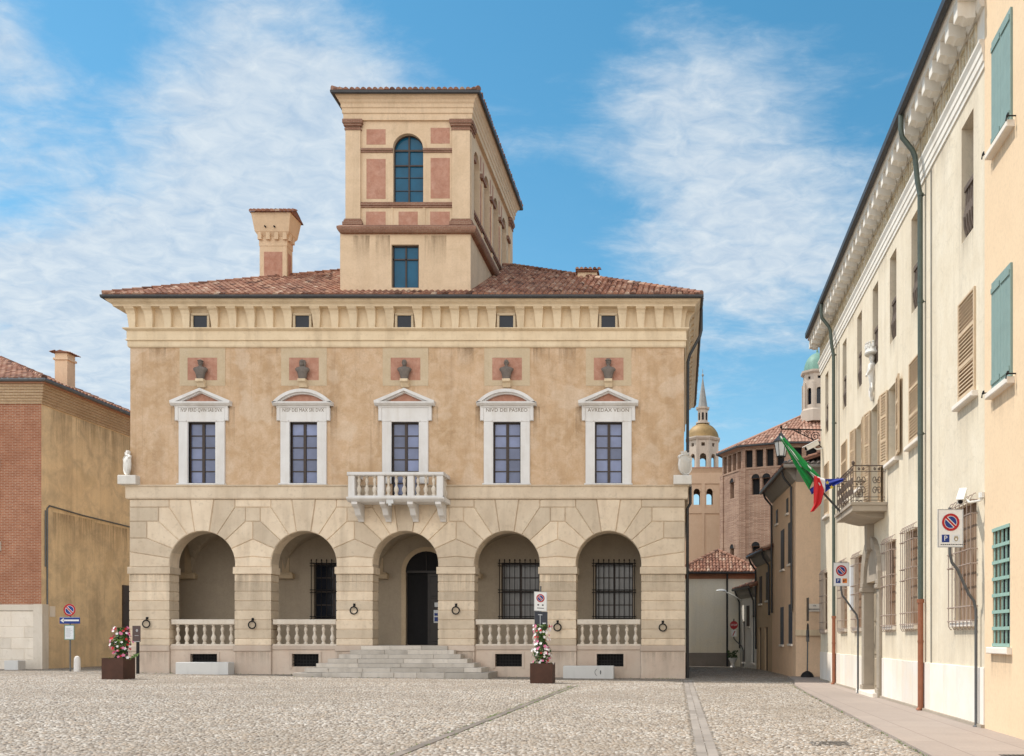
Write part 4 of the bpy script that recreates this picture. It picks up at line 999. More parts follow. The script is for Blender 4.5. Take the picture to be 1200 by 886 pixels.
# ------------------------------------------------------------------ the cream house on the right (wall faces -x)
XW = 5.75; Y0, Y1 = 18.05, 39.25; WT = west(XW)
cre = thing('cream_house', 'long cream town house with bracketed cornice, wrought iron balcony and barred ground floor windows', 'house', (XW+3, 28.5, -.1))
WC = [19.2, 23.45, 25.9, 28.25, 30.75, 33.55, 37.6]
GW = [(19.35,.75,1.95,4.3), (23.85,.62,1.95,4.3), (26.2,.62,1.95,4.25), (30.95,.62,1.95,4.25), (33.65,.62,1.95,4.25), (38.1,.62,1.95,4.2)]
DC, DHW, DSP = 28.6, .98, 3.3
holes = [(c-.40,c+.40,9.65,12.0) for c in WC]
FW = [(c,.56,6.42,8.45) for c in WC if c != 28.25]
holes += [(c-w,c+w,a,b) for c,w,a,b in FW]+[(28.25-.6,28.25+.6,5.45,8.45)]
holes += [(c-w,c+w,a,b) for c,w,a,b in GW]+[(DC-DHW,DC+DHW,-.1,DSP)]
m = MB(WT); m.wall(Y0, Y1, -.3, 12.4, holes, 0, .32)
m.T = ident; m.quad((XW,Y1,-.3),(XW+9,Y1,-.3),(XW+9,Y1,13.9),(XW,Y1,13.9)); m.quad((XW+9,Y0,-.3),(XW+9,Y1,-.3),(XW+9,Y1,13.9),(XW+9,Y0,13.9)); m.quad((XW,Y0,-.3),(XW+9,Y0,-.3),(XW+9,Y0,13.9),(XW,Y0,13.9))
m.box(XW+.55,XW+.6,Y0,Y1,-.3,13)
m.build('wall', 'cream_plaster', cre)
# marble plinth slabs
q = MB(WT); y = Y0+.03
while y < Y1-.05:
    l = min(random.uniform(1.0,1.7), Y1-.03-y)
    if not (y < DC+DHW+.42 and y+l > DC-DHW-.42):
        q.tint = random.random(); q.cbox(y+.004,y+l-.004,0,.035,-.2,1.04+random.uniform(-.012,.012),.008); y += l
    elif y < DC-DHW-.45: l = DC-DHW-.42-y; q.tint = random.random(); q.cbox(y+.004,y+l-.004,0,.035,-.2,1.04,.008); y += l
    else: q.build('plinth', 'travertine', cre); q = MB(WT); y = DC+DHW+.42
q.build('plinth', 'travertine', cre)
q = MB(WT); q.box(Y0,Y1,0.0,.09,-.2,-.03); q.build('kerb_step', 'portal_stone', cre)
# cornice
pc = [(XW,Y1),(XW,Y0)]
m = MB(); yy = [(Y0, Y1)]
def along(prof, name, mat, e=0):
    q = MB(WT); q.prism_u(prof, 0, 1) if False else None
    n = len(prof); v = [(Y0,d,z) for d,z in prof]+[(Y1+e,d,z) for d,z in prof]
    q.add(v, [tuple(range(n)), tuple(range(2*n-1,n-1,-1))]+[(i,(i+1)%n,n+(i+1)%n,n+i) for i in range(n)])
    return q.build(name, mat, cre)
along([(0,12.36),(.03,12.36),(.03,12.46),(.055,12.48),(.055,12.62),(.075,12.64),(.075,12.74),(.10,12.79),(.12,12.83),(.12,12.88),(0,12.88)], 'architrave', 'white_stucco')
along([(0,12.88),(.02,12.88),(.02,13.52),(0,13.52)], 'frieze', 'white_stucco')
along([(0,13.50),(.08,13.50),(.12,13.56),(.12,13.74),(.47,13.74),(.47,13.80),(.49,13.84),(.51,13.90),(.51,13.97),(0,13.97)], 'corona', 'white_stucco')
along([(.512,14.06),(.512,13.90),(.54,13.85),(.60,13.85),(.64,13.90),(.64,14.06)], 'gutter', 'gutter_metal')
y = Y0+.36; k = 0
while y < Y1:
    q = MB(WT); q.prism_u([(.12,13.44),(.30,13.42),(.36,13.46),(.46,13.46),(.465,13.50),(.465,13.738),(.12,13.738)], y-.13, y+.13); q.build('modillion', 'white_stucco', cre)
    if y+.31 < Y1:
        q = MB(WT); yc_ = y+.31
        for b in ((-.22,-.17,13.02,13.42),(.17,.22,13.02,13.42),(-.22,.22,12.97,13.02),(-.22,.22,13.42,13.47)): q.box(yc_+b[0],yc_+b[1],.02,.06,b[2],b[3])
        q.box(yc_-.17,yc_+.17,.02,.025,13.02,13.42)
        q.lathe([(.01,-.10),(.07,-.04),(.05,.0),(.08,.05),(.01,.11)], (yc_,.035,13.22), 8, 1, .5)
        q.build('frieze_panel', 'gold_ornament', cre)
    y += .612
hip_roof(XW-.46, XW+9.2, Y0-.05, Y1+.5, 14.0, .32, cre, sides='W', ridge=False)
# attic windows with iron rails
for c in WC:
    q = MB(WT); q.box(c-.40,c+.40,-.35,-.30,9.65,12.0); w = q.build('attic_window', 'beige_shutter', cre)
    q = MB(WT)
    for s in (-.37,.05): q.box(c+s,c+s+.32,-.302,-.29,9.8,11.9)
    q.build('pane', 'pane_dark', w)
    q = MB(WT); q.box(c-.39,c+.39,-.14,-.05,10.70,10.80); q.box(c-.39,c+.39,-.12,-.08,9.72,9.76)
    for k in range(5):
        u = c-.32+k*.16; q.tube([(u,-.10,9.74),(u+.02,-.08,9.95),(u-.02,-.07,10.15),(u+.02,-.09,10.4),(u,-.10,10.74)], [.025,.05,.065,.035,.03], 6)
    q.build('window_rail', 'rail_brown', w)
# first floor windows with louvred shutters
def louvre(T, u0, u1, z0, z1, d, parent, out=.05):
    q = MB(T); fw = .075
    q.box(u0,u0+fw,d,d+out,z0,z1); q.box(u1-fw,u1,d,d+out,z0,z1)
    zz_ = [z0, z0+(z1-z0)*.345, z0+(z1-z0)*.67, z1]
    for z in zz_: a = max(z0, z-fw*.5) if z not in (z0,) else z0; q.box(u0+fw,u1-fw,d,d+out,a,min(z1,a+fw*1.1))
    for za, zb in zip(zz_, zz_[1:]):
        z = za+fw*1.15
        while z < zb-fw*.7: q.add([(u0+fw,d+.012,z+.050),(u1-fw,d+.012,z+.050),(u1-fw,d+out-.004,z),(u0+fw,d+out-.004,z),(u0+fw,d+.012,z+.062),(u1-fw,d+.012,z+.062),(u1-fw,d+out-.004,z+.014),(u0+fw,d+out-.004,z+.014)], [(0,1,2,3),(4,5,6,7),(2,3,7,6),(0,1,5,4)]); z += .078
    q.box(u0+fw,u1-fw,d+.001,d+.004,z0+fw,z1-fw)
    return q.build('shutter', 'beige_shutter', parent)
for c, w_, a, b in FW+[(28.25,.6,5.45,8.45)]:
    q = MB(WT); q.box(c-w_,c+w_,-.34,-.30,a,b); w = q.build('window', 'beige_shutter', cre)
    q = MB(WT)
    for s in (-1,1):
        e0, e1 = sorted((c+s*.06, c+s*(w_-.06)))
        for k in range(3): h = (b-a-.12)/3; q.box(e0,e1,-.302,-.29,a+.06+k*h,a+.02+(k+1)*h)
    q.build('pane', 'pane_dark', w)
    if c in (19.2, 23.45, 33.55, 37.6):                # shut
        louvre(WT, c-w_, c+w_, a, b, -.01, w)
    else:                                              # thrown open against the wall
        for s in (-1,1):
            hx = c+s*w_; an = R(7); TT = lambda u,d,z,hx=hx,s=s,an=an: WT(hx+s*(u*math.cos(an)-d*math.sin(an)), .01+u*math.sin(an)+d*math.cos(an), z)
            louvre(TT, 0, .56, a, b, .0, w)
    if c != 28.25: q = MB(WT); q.cbox(c-w_-.12,c+w_+.12,0,.13,a-.13,a-.02,.02); q.build('sill', 'travertine', w)
# ground floor windows: weathered shutters behind iron cages
for c, w_, a, b in GW:
    q = MB(WT); q.box(c-w_,c+w_,-.20,-.14,a,b)
    for k in range(5): q.box(c-w_+.02+k*(2*w_/5),c-w_+(k+1)*(2*w_/5)-.006,-.141,-.12,a,b)
    w = q.build('ground_window', 'weathered_wood', cre)
    q = MB(WT); q.cbox(c-w_-.03,c+w_+.03,0,.10,a-.12,a-.005,.015); q.build('sill', 'travertine', w)
    q = MB(WT); d = .12; n = 7; g0, g1 = c-w_-.02, c+w_+.02
    for k in range(n):
        u = g0+(g1-g0)*k/(n-1); q.tube([(u,.02,b+.12),(u,d-.05,b+.10),(u,d,b+.02),(u,d,a-.10),(u,d-.04,a-.17),(u,.05,a-.17)], .010, 6)
    hz = [a+.0, a+.28, a+(b-a)*.47, a+(b-a)*.59, b-.28, b-.02]
    for z in hz:
        q.tube([(g0-.05,-.02,z),(g0-.05,d+.012,z),(g1+.05,d+.012,z),(g1+.05,-.02,z)], .013, 6)
    q.build('grille', 'grille_pink', w)
# portal
P = arc((DC,DSP), DHW, 0, 180, 18); O = arc((DC,DSP), DHW+.34, 0, 180, 18); q = MB(WT)
for i in range(18):
    q.tint = random.random()
    q.add([(O[i][0],.13,O[i][1]),(O[i+1][0],.13,O[i+1][1]),(P[i+1][0],.10,P[i+1][1]),(P[i][0],.10,P[i][1]),(O[i][0],0,O[i][1]),(O[i+1][0],0,O[i+1][1]),(P[i+1][0],-.02,P[i+1][1]),(P[i][0],-.02,P[i][1])], [(0,1,2,3),(0,1,5,4),(3,2,6,7)])
for s in (-1,1):
    a, b = sorted((DC+s*(DHW-.012), DC+s*(DHW+.32)))
    q.cbox(a,b,-.319,.10,.16,DSP-.28,.02); q.cbox(a-.05,b+.05,-.3,.17,DSP-.28,DSP-.14,.03); q.cbox(a-.03,b+.03,-.3,.14,DSP-.14,DSP,.02); q.cbox(a-.05,b+.05,-.3,.14,-.2,.16,.02)
q.prism([(DC-.13,DSP+DHW-.05),(DC+.13,DSP+DHW-.05),(DC+.20,DSP+DHW+.75),(DC-.20,DSP+DHW+.75)], -.02, .22)
po = q.build('portal', 'portal_stone', cre)
q = MB(WT); q.poly(*[(u,.008,z) for u,z in P]); q.build('arch_infill', 'portal_stone', po)
q = MB(WT); q.box(DC-DHW,DC+DHW,-.30,-.22,-.1,DSP)
for k in range(2):
    for z0,z1 in ((.15,1.0),(1.1,2.0),(2.1,3.0)): q.cbox(DC-.82+k*.86,DC-.04+k*.86,-.22,-.19,z0,z1,.03)
q.build('door_leaf', 'portal_wood', po)
q = MB(WT); q.cbox(DC-1.3,DC+1.3,-.3,.28,-.2,.03,.02); q.build('doorstep', 'travertine', po)
# balcony
q = MB(WT); q.box(26.62,29.38,0,.97,5.14,5.30); q.box(26.58,29.42,0,1.02,5.30,5.38); q.prism_u([(0,4.99),(.35,4.99),(.55,5.03),(.75,5.08),(.85,5.14),(0,5.14)], 27.0, 29.0); ba = q.build('balcony', 'portal_stone', cre)
q = MB(WT); zt = 6.40; zb_ = 5.44
def railing(pa, pb, n):
    pa, pb = Vector(pa), Vector(pb); nrm = Vector((-(pb-pa).y, (pb-pa).x)).normalized()
    if nrm.y < 0 and abs(nrm.y) > .5: nrm = -nrm
    for z in (zt, zt-.16, zb_, zb_+.09): q.tube([(pa.x,pa.y,z),(pb.x,pb.y,z)], .018 if z == zt else .010, 6)
    for k in range(n+1):
        p = pa+(pb-pa)*(k/n); q.tube([(p.x,p.y,zb_-.08),(p.x,p.y,zt)], .012, 6)
    for k in range(n):
        p = pa+(pb-pa)*((k+.5)/n); t = (pb-pa).normalized(); w = (pb-pa).length/n*.40
        for zc_, rr in ((zb_+.27,.15),(zb_+.58,.15),(zt-.08,.06)):
            for s in (-1,1):
                sp_ = []
                for i in range(15):
                    a = i/14*2.6*PI; r = rr*(1-.055*i); sp_.append((p.x+t.x*s*(r*math.cos(a)*.5-w*.35), p.y+t.y*s*(r*math.cos(a)*.5-w*.35), zc_+r*math.sin(a)*.8*(1 if zc_ < 5.85 else -1)))
                q.tube(sp_, .013, 5)
railing((26.66,.94),(29.34,.94),7); railing((26.66,.06),(26.66,.94),2); railing((29.34,.06),(29.34,.94),2)
for u, d in ((26.66,.94),(29.34,.94)): q.lathe([(.02,0),(.035,.03),(.05,.08),(.02,.13)], (u,d,zt), 8)
q.build('railing', 'rail_brown', ba)
# carved figure under a crown on the wall
q = MB(WT); u = 28.5
q.lathe([(.30,10.02),(.32,10.06),(.29,10.10),(.28,10.2)], (u,.02,0), 14, 1, .8)                  # crown with points
for k in range(7): q.lathe([(.05,0),(.055,.08),(.03,.14),(.045,.17),(.01,.2)], (u-.27+k*.09,.02+.20*math.sin(PI*(k+.5)/7),10.18), 6)
q.lathe([(.02,9.0),(.07,9.1),(.12,9.35),(.15,9.6),(.12,9.74),(.06,9.80),(.06,9.83),(.09,9.88),(.10,9.95),(.06,10.03)], (u,.05,0), 12, 1.1, .9)
for sg in (-1,1): q.tube([(u+sg*.12,.10,9.70),(u+sg*.20,.14,9.52),(u+sg*.10,.20,9.42)], [.045,.04,.035], 6); q.tube([(u+sg*.05,.06,9.2),(u+sg*.16,.08,9.0),(u+sg*.08,.09,8.82),(u,.08,8.74)], [.03,.045,.04,.02], 6)
q.lathe([(.03,8.65),(.07,8.72),(.06,8.82),(.02,8.9)], (u,.05,0), 8)
q.build('wall_statue', 'shield_stone', cre, smooth=True)
# rain pipes
for y, z in ((22.5, 2.42), (35.2, 2.32)):
    q = MB(WT); q.tube([(y,.565,13.95),(y,.575,13.55),(y,.54,13.35),(y,.30,13.05),(y,.24,12.9),(y,.18,12.3),(y,.12,12.0),(y,.11,z)], .062, 10)
    for zz_ in (6.4,9.5,12.0): q.tube([(y,.0,zz_),(y,.11,zz_)], .014, 6); q.lathe([(.075,-.03),(.075,.03)], (y,.11,zz_), 10)
    rp = q.build('rain_pipe', 'green_pipe', cre, smooth=True)
    q = MB(WT); q.tube([(y,.11,z+.05),(y,.11,-.02),(y,.17,-.10)], .066, 10); q.lathe([(.085,-.04),(.085,.05)], (y,.11,z+.05), 10); q.lathe([(.074,-.02),(.074,.03)], (y,.11,z-.9), 10)
    q.build('pipe_foot', 'rust_pipe', rp, smooth=True)
q = MB(WT); q.tube([(21.9,.02,-.05),(21.9,.02,12.3)], .012, 5); q.tube([(34.6,.02,6.0),(34.6,.02,12.3)], .012, 5); q.build('wall_cable', 'pole_grey', cre)
q = MB(WT); q.box(31.75,32.45,0,.02,2.55,4.05); q.build('wall_plaque', 'paper', cre)['label'] = 'pale blue plaque on the wall'

# ------------------------------------------------------------------ the peach house, nearest on the right
XP = 5.73; PT = west(XP)
pea = thing('peach_house', 'smooth peach house with green shutters at the right edge', 'house', (XP+3, 11, -.1))
ph = [(16.55,17.50,10.5,12.48),(16.55,17.50,6.1,8.08),(16.66,17.58,1.45,3.6)]
ph += [(a-5.5,b-5.5,c,d) for a,b,c,d in ph]
m = MB(PT); m.wall(3, 18.05, -.3, 15.2, ph, 0, .22); m.T = ident
m.quad((XP,3,-.3),(XP+9,3,-.3),(XP+9,3,15.2),(XP,3,15.2)); m.quad((XP,18.05,13.9),(XP+9,18.05,13.9),(XP+9,18.05,15.2),(XP,18.05,15.2)); m.quad((XP,18.05,-.3),(XP+.3,18.05,-.3),(XP+.3,18.05,15.2),(XP,18.05,15.2)); m.quad((XP+9,3,-.3),(XP+9,18.05,-.3),(XP+9,18.05,15.2),(XP+9,3,15.2)); m.box(XP+.3,XP+.35,3,18,-.3,15)
m.build('wall', 'peach_plaster', pea)
hip_roof(XP-.7, XP+9.6, 2.4, 18.6, 15.22, .3, pea, sides='W', ridge=False)
for a, b, c, d in ph:
    if c > 5:
        q = MB(PT); q.box(a,b,-.22,-.18,c,d); w = q.build('window', 'dark_wood', pea)
        for k in range(2):
            u0, u1 = (a-.03, (a+b)/2-.004) if k == 0 else ((a+b)/2+.004, b+.03)
            q = MB(PT); n = 3
            for j in range(n): q.cbox(u0+(u1-u0)*j/n+.002,u0+(u1-u0)*(j+1)/n-.002,.0,.045,c+.02,d,.006)
            for z in (c+.16,d-.16): q.box(u0+.02,u1-.02,.045,.065,z-.045,z+.045)
            q.build('shutter', 'green_shutter', w)
        q = MB(PT); q.cbox(a-.12,b+.12,0,.14,c-.12,c-.01,.015); q.build('sill', 'travertine', w)
        q = MB(PT)
        for u in (a-.18,b+.18): q.tube([(u,0,c+.02),(u,.16,c+.02),(u,.17,c-.07)], .014, 6); q.box(u-.03,u+.03,.13,.15,c+.0,c+.06)
        q.build('shutter_hook', 'black_iron', w)
    else:
        q = MB(PT); q.box(a,b,-.22,-.16,c,d); w = q.build('window', 'pane_dark', pea)
        q = MB(PT)
        for k in range(8): z = c+.03+k*(d-c-.06)/7; q.box(a,b,-.012,.018,z-.03,z+.03)
        for k in range(5): u = a+.04+k*(b-a-.08)/4; q.box(u-.022,u+.022,-.04,-.014,c,d)
        q.build('grid', 'green_grid', w)
        q = MB(PT); q.cbox(a-.10,b+.10,0,.10,c-.13,c-.01,.015); q.build('sill', 'travertine', w)

# ------------------------------------------------------------------ houses of the lane
def lane_house(name, label, p, q_, z, depth, mat, wins, roofz=.35, over=.55, band=None, front_wins=(), roofx=0):
    """street wall runs from q_ (far) to p (near); it faces left"""
    T = south_line(q_, p); L = (Vector(p)-Vector(q_)).length
    t = thing(name, label, 'house', (p[0]+2, p[1]+2, 0))
    m = MB(T); m.wall(0, L, -.3, z, [(L-w[0]-w[1], L-w[0], w[2], w[3]) for w in wins], 0, .18)
    m.T = ident; m.quad((*p,-.3),(p[0]+depth,p[1]+.3,-.3),(p[0]+depth,p[1]+.3,z),(*p,z)); m.quad((*q_,-.3),(q_[0]+depth,q_[1],-.3),(q_[0]+depth,q_[1],z),(*q_,z)); m.quad((p[0]+depth,p[1],-.3),(q_[0]+depth,q_[1],-.3),(q_[0]+depth,q_[1],z),(p[0]+depth,p[1],z))
    m.build('wall', mat, t)
    for a, w, c, d, mt in wins:
        q = MB(T); q.box(L-a-w,L-a,-.2,-.10,c,d); o = q.build('window', mt, t)
        q = MB(T); q.cbox(L-a-w-.08,L-a+.08,-.0,.09,c-.10,c,.01); q.build('sill', 'travertine', o)
        if c < .3: continue
        q = MB(T)
        for k in range(2): q.cbox(L-a-w+k*(w/2+.005),L-a-w/2-.005+k*(w/2),-.06,.03,c,d,.01)
        q.build('shutter', mt, o)
    # eaves soffit + gutter + roof
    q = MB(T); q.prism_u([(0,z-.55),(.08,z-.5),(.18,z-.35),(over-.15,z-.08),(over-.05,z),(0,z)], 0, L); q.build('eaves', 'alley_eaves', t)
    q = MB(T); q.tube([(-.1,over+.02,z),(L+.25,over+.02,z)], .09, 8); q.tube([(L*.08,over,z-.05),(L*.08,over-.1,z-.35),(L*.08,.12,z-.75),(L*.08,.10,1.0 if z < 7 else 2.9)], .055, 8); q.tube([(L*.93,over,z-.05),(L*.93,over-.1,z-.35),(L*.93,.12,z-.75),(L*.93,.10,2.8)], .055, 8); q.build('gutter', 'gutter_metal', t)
    q = MB(); A = Vector(T(0,over,z+.03)); B = Vector(T(L,over,z+.03)); up = Vector(((B-A).y, -(B-A).x, 0)).normalized(); up = -up if up.x < 0 else up
    q.tint = .3; h = 5.5; C, D = B+up*h+Vector((0,0,h*roofz)), A+up*h+Vector((0,0,h*roofz))
    fo = Vector((0,-.45,0)); B = B+fo; C = C+fo
    q.add([tuple(x) for x in (A,B,C,D)]+[tuple(x-Vector((0,0,.1))) for x in (A,B,C,D)], [(0,1,2,3),(4,5,6,7),(0,1,5,4),(1,2,6,5),(2,3,7,6),(3,0,4,7)])
    tile_slope(q, tuple(A), tuple(B), tuple((up+Vector((0,0,roofz))).normalized()), lambda s: None if s > h*1.03 else (0,99), .22, .4)
    q.build('roof', 'roof_tile', t, weld=False)
    return t, T, L
PA, PB, PC, PD = (5.1,42.3), (4.75,49.5), (4.3,54.0), (3.6,57.6)
ha, TA, LA = lane_house('lane_house', 'tall beige lane house just behind the cream house', PA, PB, 9.1, 7, 'alley_plaster',
    [(1.0,.95,5.0,6.9,'dark_wood'),(3.2,.95,4.9,6.8,'dark_wood'),(.9,.9,1.35,3.15,'blue_shutter'),(3.4,.9,1.3,3.1,'blue_shutter'),(5.2,.55,7.3,8.0,'dark_wood'),(2.0,.5,7.4,8.1,'dark_wood')])
q = MB(); q.box(5.08,8,42.22,42.3,1.72,1.98); q.build('band', 'cornice_stone', ha)
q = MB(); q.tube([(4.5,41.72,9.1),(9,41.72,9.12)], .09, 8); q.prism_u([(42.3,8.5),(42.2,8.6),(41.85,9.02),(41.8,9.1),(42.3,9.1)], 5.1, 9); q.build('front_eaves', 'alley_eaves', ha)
q = MB(); q.tint = .3; q.add([(4.5,41.7,9.16),(10,41.7,9.16),(10,43.4,9.75),(5.2,43.4,9.75)], [(0,1,2,3)]); tile_slope(q, (4.5,41.7,9.18),(10,41.7,9.18),(0,.94,.33), lambda s: None if s > 1.7 else (s*.5,9), .24, .4, .10); q.build('front_roof', 'grey_tile', ha, weld=False)
lane_house('lane_house', 'middle beige lane house, lower than the one before it', PB, PC, 6.15, 6, 'alley_ochre', [(.8,.8,3.6,5.1,'dark_wood'),(2.8,.75,3.5,5.0,'dark_wood'),(1.2,.9,-.2,2.2,'dark_wood'),(3.1,.8,-.2,2.2,'dark_wood')], over=.5)
hc, TC_, LC = lane_house('lane_house', 'small pale lane house at the far end with white walls', PC, PD, 4.5, 5, 'alley_pale', [(.5,.6,.2,2.9,'blue_shutter'),(1.5,.6,2.3,3.5,'dark_wood'),(2.5,.6,.2,2.6,'dark_wood')], over=.4)
# end house closing the lane
eh = thing('end_house', 'pale plastered house with a tiled pyramid roof closing the lane', 'house', (2.4, 60, 0))
m = MB(); m.box(.1,4.6,58,62.5,-.3,5.2); m.build('wall', 'endwall_plaster', eh)
m = MB(); m.box(.05,4.65,57.95,62.55,5.2,5.56); m.build('eaves_band', 'orange_band', eh)
m = MB(); m.box(.04,3.0,57.93,57.999,-.3,.72); m.build('dado', 'grey_dado', eh)
m = MB(); m.tube([(-.2,57.6,5.55),(5,57.6,5.55)], .08, 8); m.tube([(2.84,57.66,5.5),(2.84,57.9,5.1),(2.84,57.9,-.1)], .06, 8); m.build('rain_pipe', 'gutter_metal', eh)
hip_roof(-.2, 5.0, 57.6, 62.8, 5.6, .56, eh, sides='SW', pitch=.2)

# ------------------------------------------------------------------ bell tower
bt = thing('bell_tower', 'slender tan bell tower with a golden dome and grey spire beyond the lane', 'tower', (2.64, 112, 0))
cx, cy, hw = 2.64, 112, 2.15; BT = front(cy-hw)
m = MB(BT)
arched_wall(m, BT, cx-hw, cx+hw, 0, 20.6, [cx-.73,cx+.73], .36, 16.9, 18.45, .4)
for s in (-1,1): m.poly(*[(cx+s*.73+x,.002,z) for x,z in [(.37,18.38),(.37,18.5)]+arc((0,18.4),.35,0,180,8)+[(-.37,18.38)]]) if False else None
m.T = ident
for x in (cx-hw,cx+hw): m.quad((x,cy-hw,0),(x,cy+hw,0),(x,cy+hw,20.6),(x,cy-hw,20.6))
arched_wall(m, front(cy+hw), cx-hw, cx+hw, 0, 20.6, [cx-.73,cx+.73], .36, 16.9, 18.45, .4)
m.build('shaft', 'bell_plaster', bt)
q = MB(BT)
for a,b,z0,z1 in ((-hw-.02,-1.86,0,20.6),(1.86,hw+.02,0,20.6),(-1.86,1.86,15.9,16.5),(-1.86,1.86,10.2,10.8),(-.14,.14,10.8,15.9),(-1.86,1.86,19.3,20.6),(-.2,.2,16.5,19.3)): q.box(cx+a,cx+b,0,.12,z0,z1)
for s in (-1,1):
    P = arc((cx+s*.73,18.4), .33, 0, 180, 10); O = arc((cx+s*.73,18.4), .50, 0, 180, 10)
    for i in range(10): q.add([(P[i][0],.10,P[i][1]),(P[i+1][0],.10,P[i+1][1]),(O[i+1][0],.10,O[i+1][1]),(O[i][0],.10,O[i][1])],[(0,1,2,3)])
q.build('pilaster_strips', 'bell_plaster', bt)
q = MB(); q.sweep([(0,20.5),(.15,20.6),(.25,20.8),(.35,20.9),(.35,21.05),(0,21.05)], [(cx-hw,cy+hw),(cx-hw,cy-hw),(cx+hw,cy-hw),(cx+hw,cy+hw),(cx-hw,cy+hw)]); q.box(cx-hw,cx+hw,cy-hw,cy+hw,20.9,21.04); q.build('cornice', 'bell_plaster', bt)
q = MB(); ro = 1.85
q.tint = .5
for k in range(8):                                    # open octagonal belfry: eight piers, arches, round lights
    a0 = PI/8+k*PI/4; a1 = a0+PI/4; p0 = (cx+ro*math.cos(a0), cy+ro*math.sin(a0)); p1 = (cx+ro*math.cos(a1), cy+ro*math.sin(a1)); T = south_line(p0, p1) if True else None
    Lk = math.hypot(p1[0]-p0[0], p1[1]-p0[1]); arched_wall(q, T, 0, Lk, 21.05, 23.5, [Lk/2], .36, 21.35, 22.55, .25); q.T = T; q.wall(0, Lk, 23.5, 24.6, [(Lk/2-.2,Lk/2+.2,23.75,24.15)], 0, .2); q.box(-.09,.09,-.1,.10,21.05,24.6)
q.T = ident; q.build('belfry', 'bell_stone', bt)
q = MB(); q.lathe([(1.0,0),(1.0,3.2)], (cx,cy,21.0), 8, rot=PI/8); q.build('belfry_core', 'void_dark', bt) if False else None
q = MB(); q.sweep([(0,21.02),(.42,21.02),(.44,21.08),(0,21.2)], [(cx-hw,cy+hw),(cx-hw,cy-hw),(cx+hw,cy-hw),(cx+hw,cy+hw),(cx-hw,cy+hw)]); q.build('tile_edge', 'roof_tile', bt)
q = MB(); q.lathe([(2.0,24.5),(2.15,24.7),(2.15,24.85),(1.9,24.9)], (cx,cy,0), 8, rot=PI/8); q.build('belfry_cornice', 'bell_stone', bt)
q = MB(); q.lathe([(1.9,24.85)]+[(1.88*math.cos(R(a)),24.9+1.75*math.sin(R(a))) for a in range(0,76,12)]+[(.62,26.75)], (cx,cy,0), 16); q.build('dome', 'gold_dome', bt, smooth=True)
q = MB(); q.lathe([(.85,26.6),(.85,26.75),(.62,26.8),(.62,28.2),(.8,28.3),(.85,28.5),(.6,28.55)], (cx,cy,0), 8, rot=PI/8)
for k in range(8): a = k*PI/4+PI/8*0; q.box(cx+.60*math.cos(a)-.1,cx+.60*math.cos(a)+.1,cy+.60*math.sin(a)-.1,cy+.60*math.sin(a)+.1,27.0,27.9) if False else None
q.build('lantern', 'bell_stone', bt)
q = MB()
for k in range(8):
    a = k*PI/4; c0 = Vector((cx+.585*math.cos(a), cy+.585*math.sin(a), 0)); t = Vector((-math.sin(a),math.cos(a),0))*.11; n_ = Vector((math.cos(a),math.sin(a),0))*.02
    q.add([tuple(c0-t+n_+Vector((0,0,27.0))),tuple(c0+t+n_+Vector((0,0,27.0))),tuple(c0+t+n_+Vector((0,0,27.85))),tuple(c0-t+n_+Vector((0,0,27.85)))],[(0,1,2,3)])
q.build('lantern_light', 'void_dark', bt)
q = MB(); q.lathe([(.62,28.5),(.58,28.6),(.06,31.9),(.03,32.2)], (cx,cy,0), 8, rot=PI/8); q.lathe([(.03,32.1),(.13,32.25),(.13,32.4),(.03,32.5)], (cx,cy,0), 8); q.tube([(cx,cy,32.4),(cx,cy,33.0)], .03, 6); q.build('spire', 'lead_spire', bt)

# ------------------------------------------------------------------ octagonal brick church
ch = thing('church', 'octagonal brick church with a wide tiled roof and a green domed lantern', 'church', (13.9, 95, 0))
cx, cy, RO = 13.9, 95, 10.0
V8 = [(4.3,98),(6.1,94),(10.3,92.3),(16.5,92.3),(21,96),(21,102),(15,106),(7,104)]
m = MB(); tr = MB()
for k in range(8):
    p, q_ = V8[k], V8[(k+1)%8]; T = south_line(p, q_); Lk = math.hypot(q_[0]-p[0], q_[1]-p[1])
    w = .42; cs = [Lk*.30, Lk*.54] if k in (1,2) else [Lk*.5]
    hs = [(c-w,c+w,15.6,17.2) for c in cs]+[(c-w,c+w,9.1,10.6) for c in cs[:1]]
    lg = [(Lk*(.06+.235*j), Lk*(.06+.235*j)+Lk*.17, 18.3, 20.0) for j in range(4)]
    m.T = T; m.wall(0, Lk, 0, 20.3, hs+lg, 0, .5)
    for a,b,c,d in lg: gl = MB(T); gl.box(a-.02,b+.02,-.55,-.5,c-.02,d+.02); gl.build('loggia_opening', 'void_dark', ch)
    tr.T = T; tr.box(-.35,.35,-.2,.10,0,18.2); tr.box(0,Lk,0,.06,18.12,18.28)
    for a,b,c,d in hs:
        P = arc(((a+b)/2,d), w, 0, 180, 10); gl = MB(T); gl.box(a-.02,b+.02,-.55,-.5,c-.02,d+.02); gl.poly(*[(x,.012,z) for x,z in P]); gl.build('arched_window', 'void_dark', ch)
        O = arc(((a+b)/2,d), w+.22, 0, 180, 10)
        for i in range(10): tr.add([(P[i][0],.05,P[i][1]),(P[i+1][0],.05,P[i+1][1]),(O[i+1][0],.05,O[i+1][1]),(O[i][0],.05,O[i][1])],[(0,1,2,3)])
m.build('wall', 'church_brick', ch); tr.build('brick_trim', 'church_brick', ch)
m = MB(); cc_ = Vector((13.9,98,0)); apex = Vector((13.9,98,24.9)); EV = []
for x, y in V8: d = Vector((x,y,0))-cc_; d = d+d.normalized()*.55; EV.append(Vector((cc_.x+d.x, cc_.y+d.y, 20.4)))
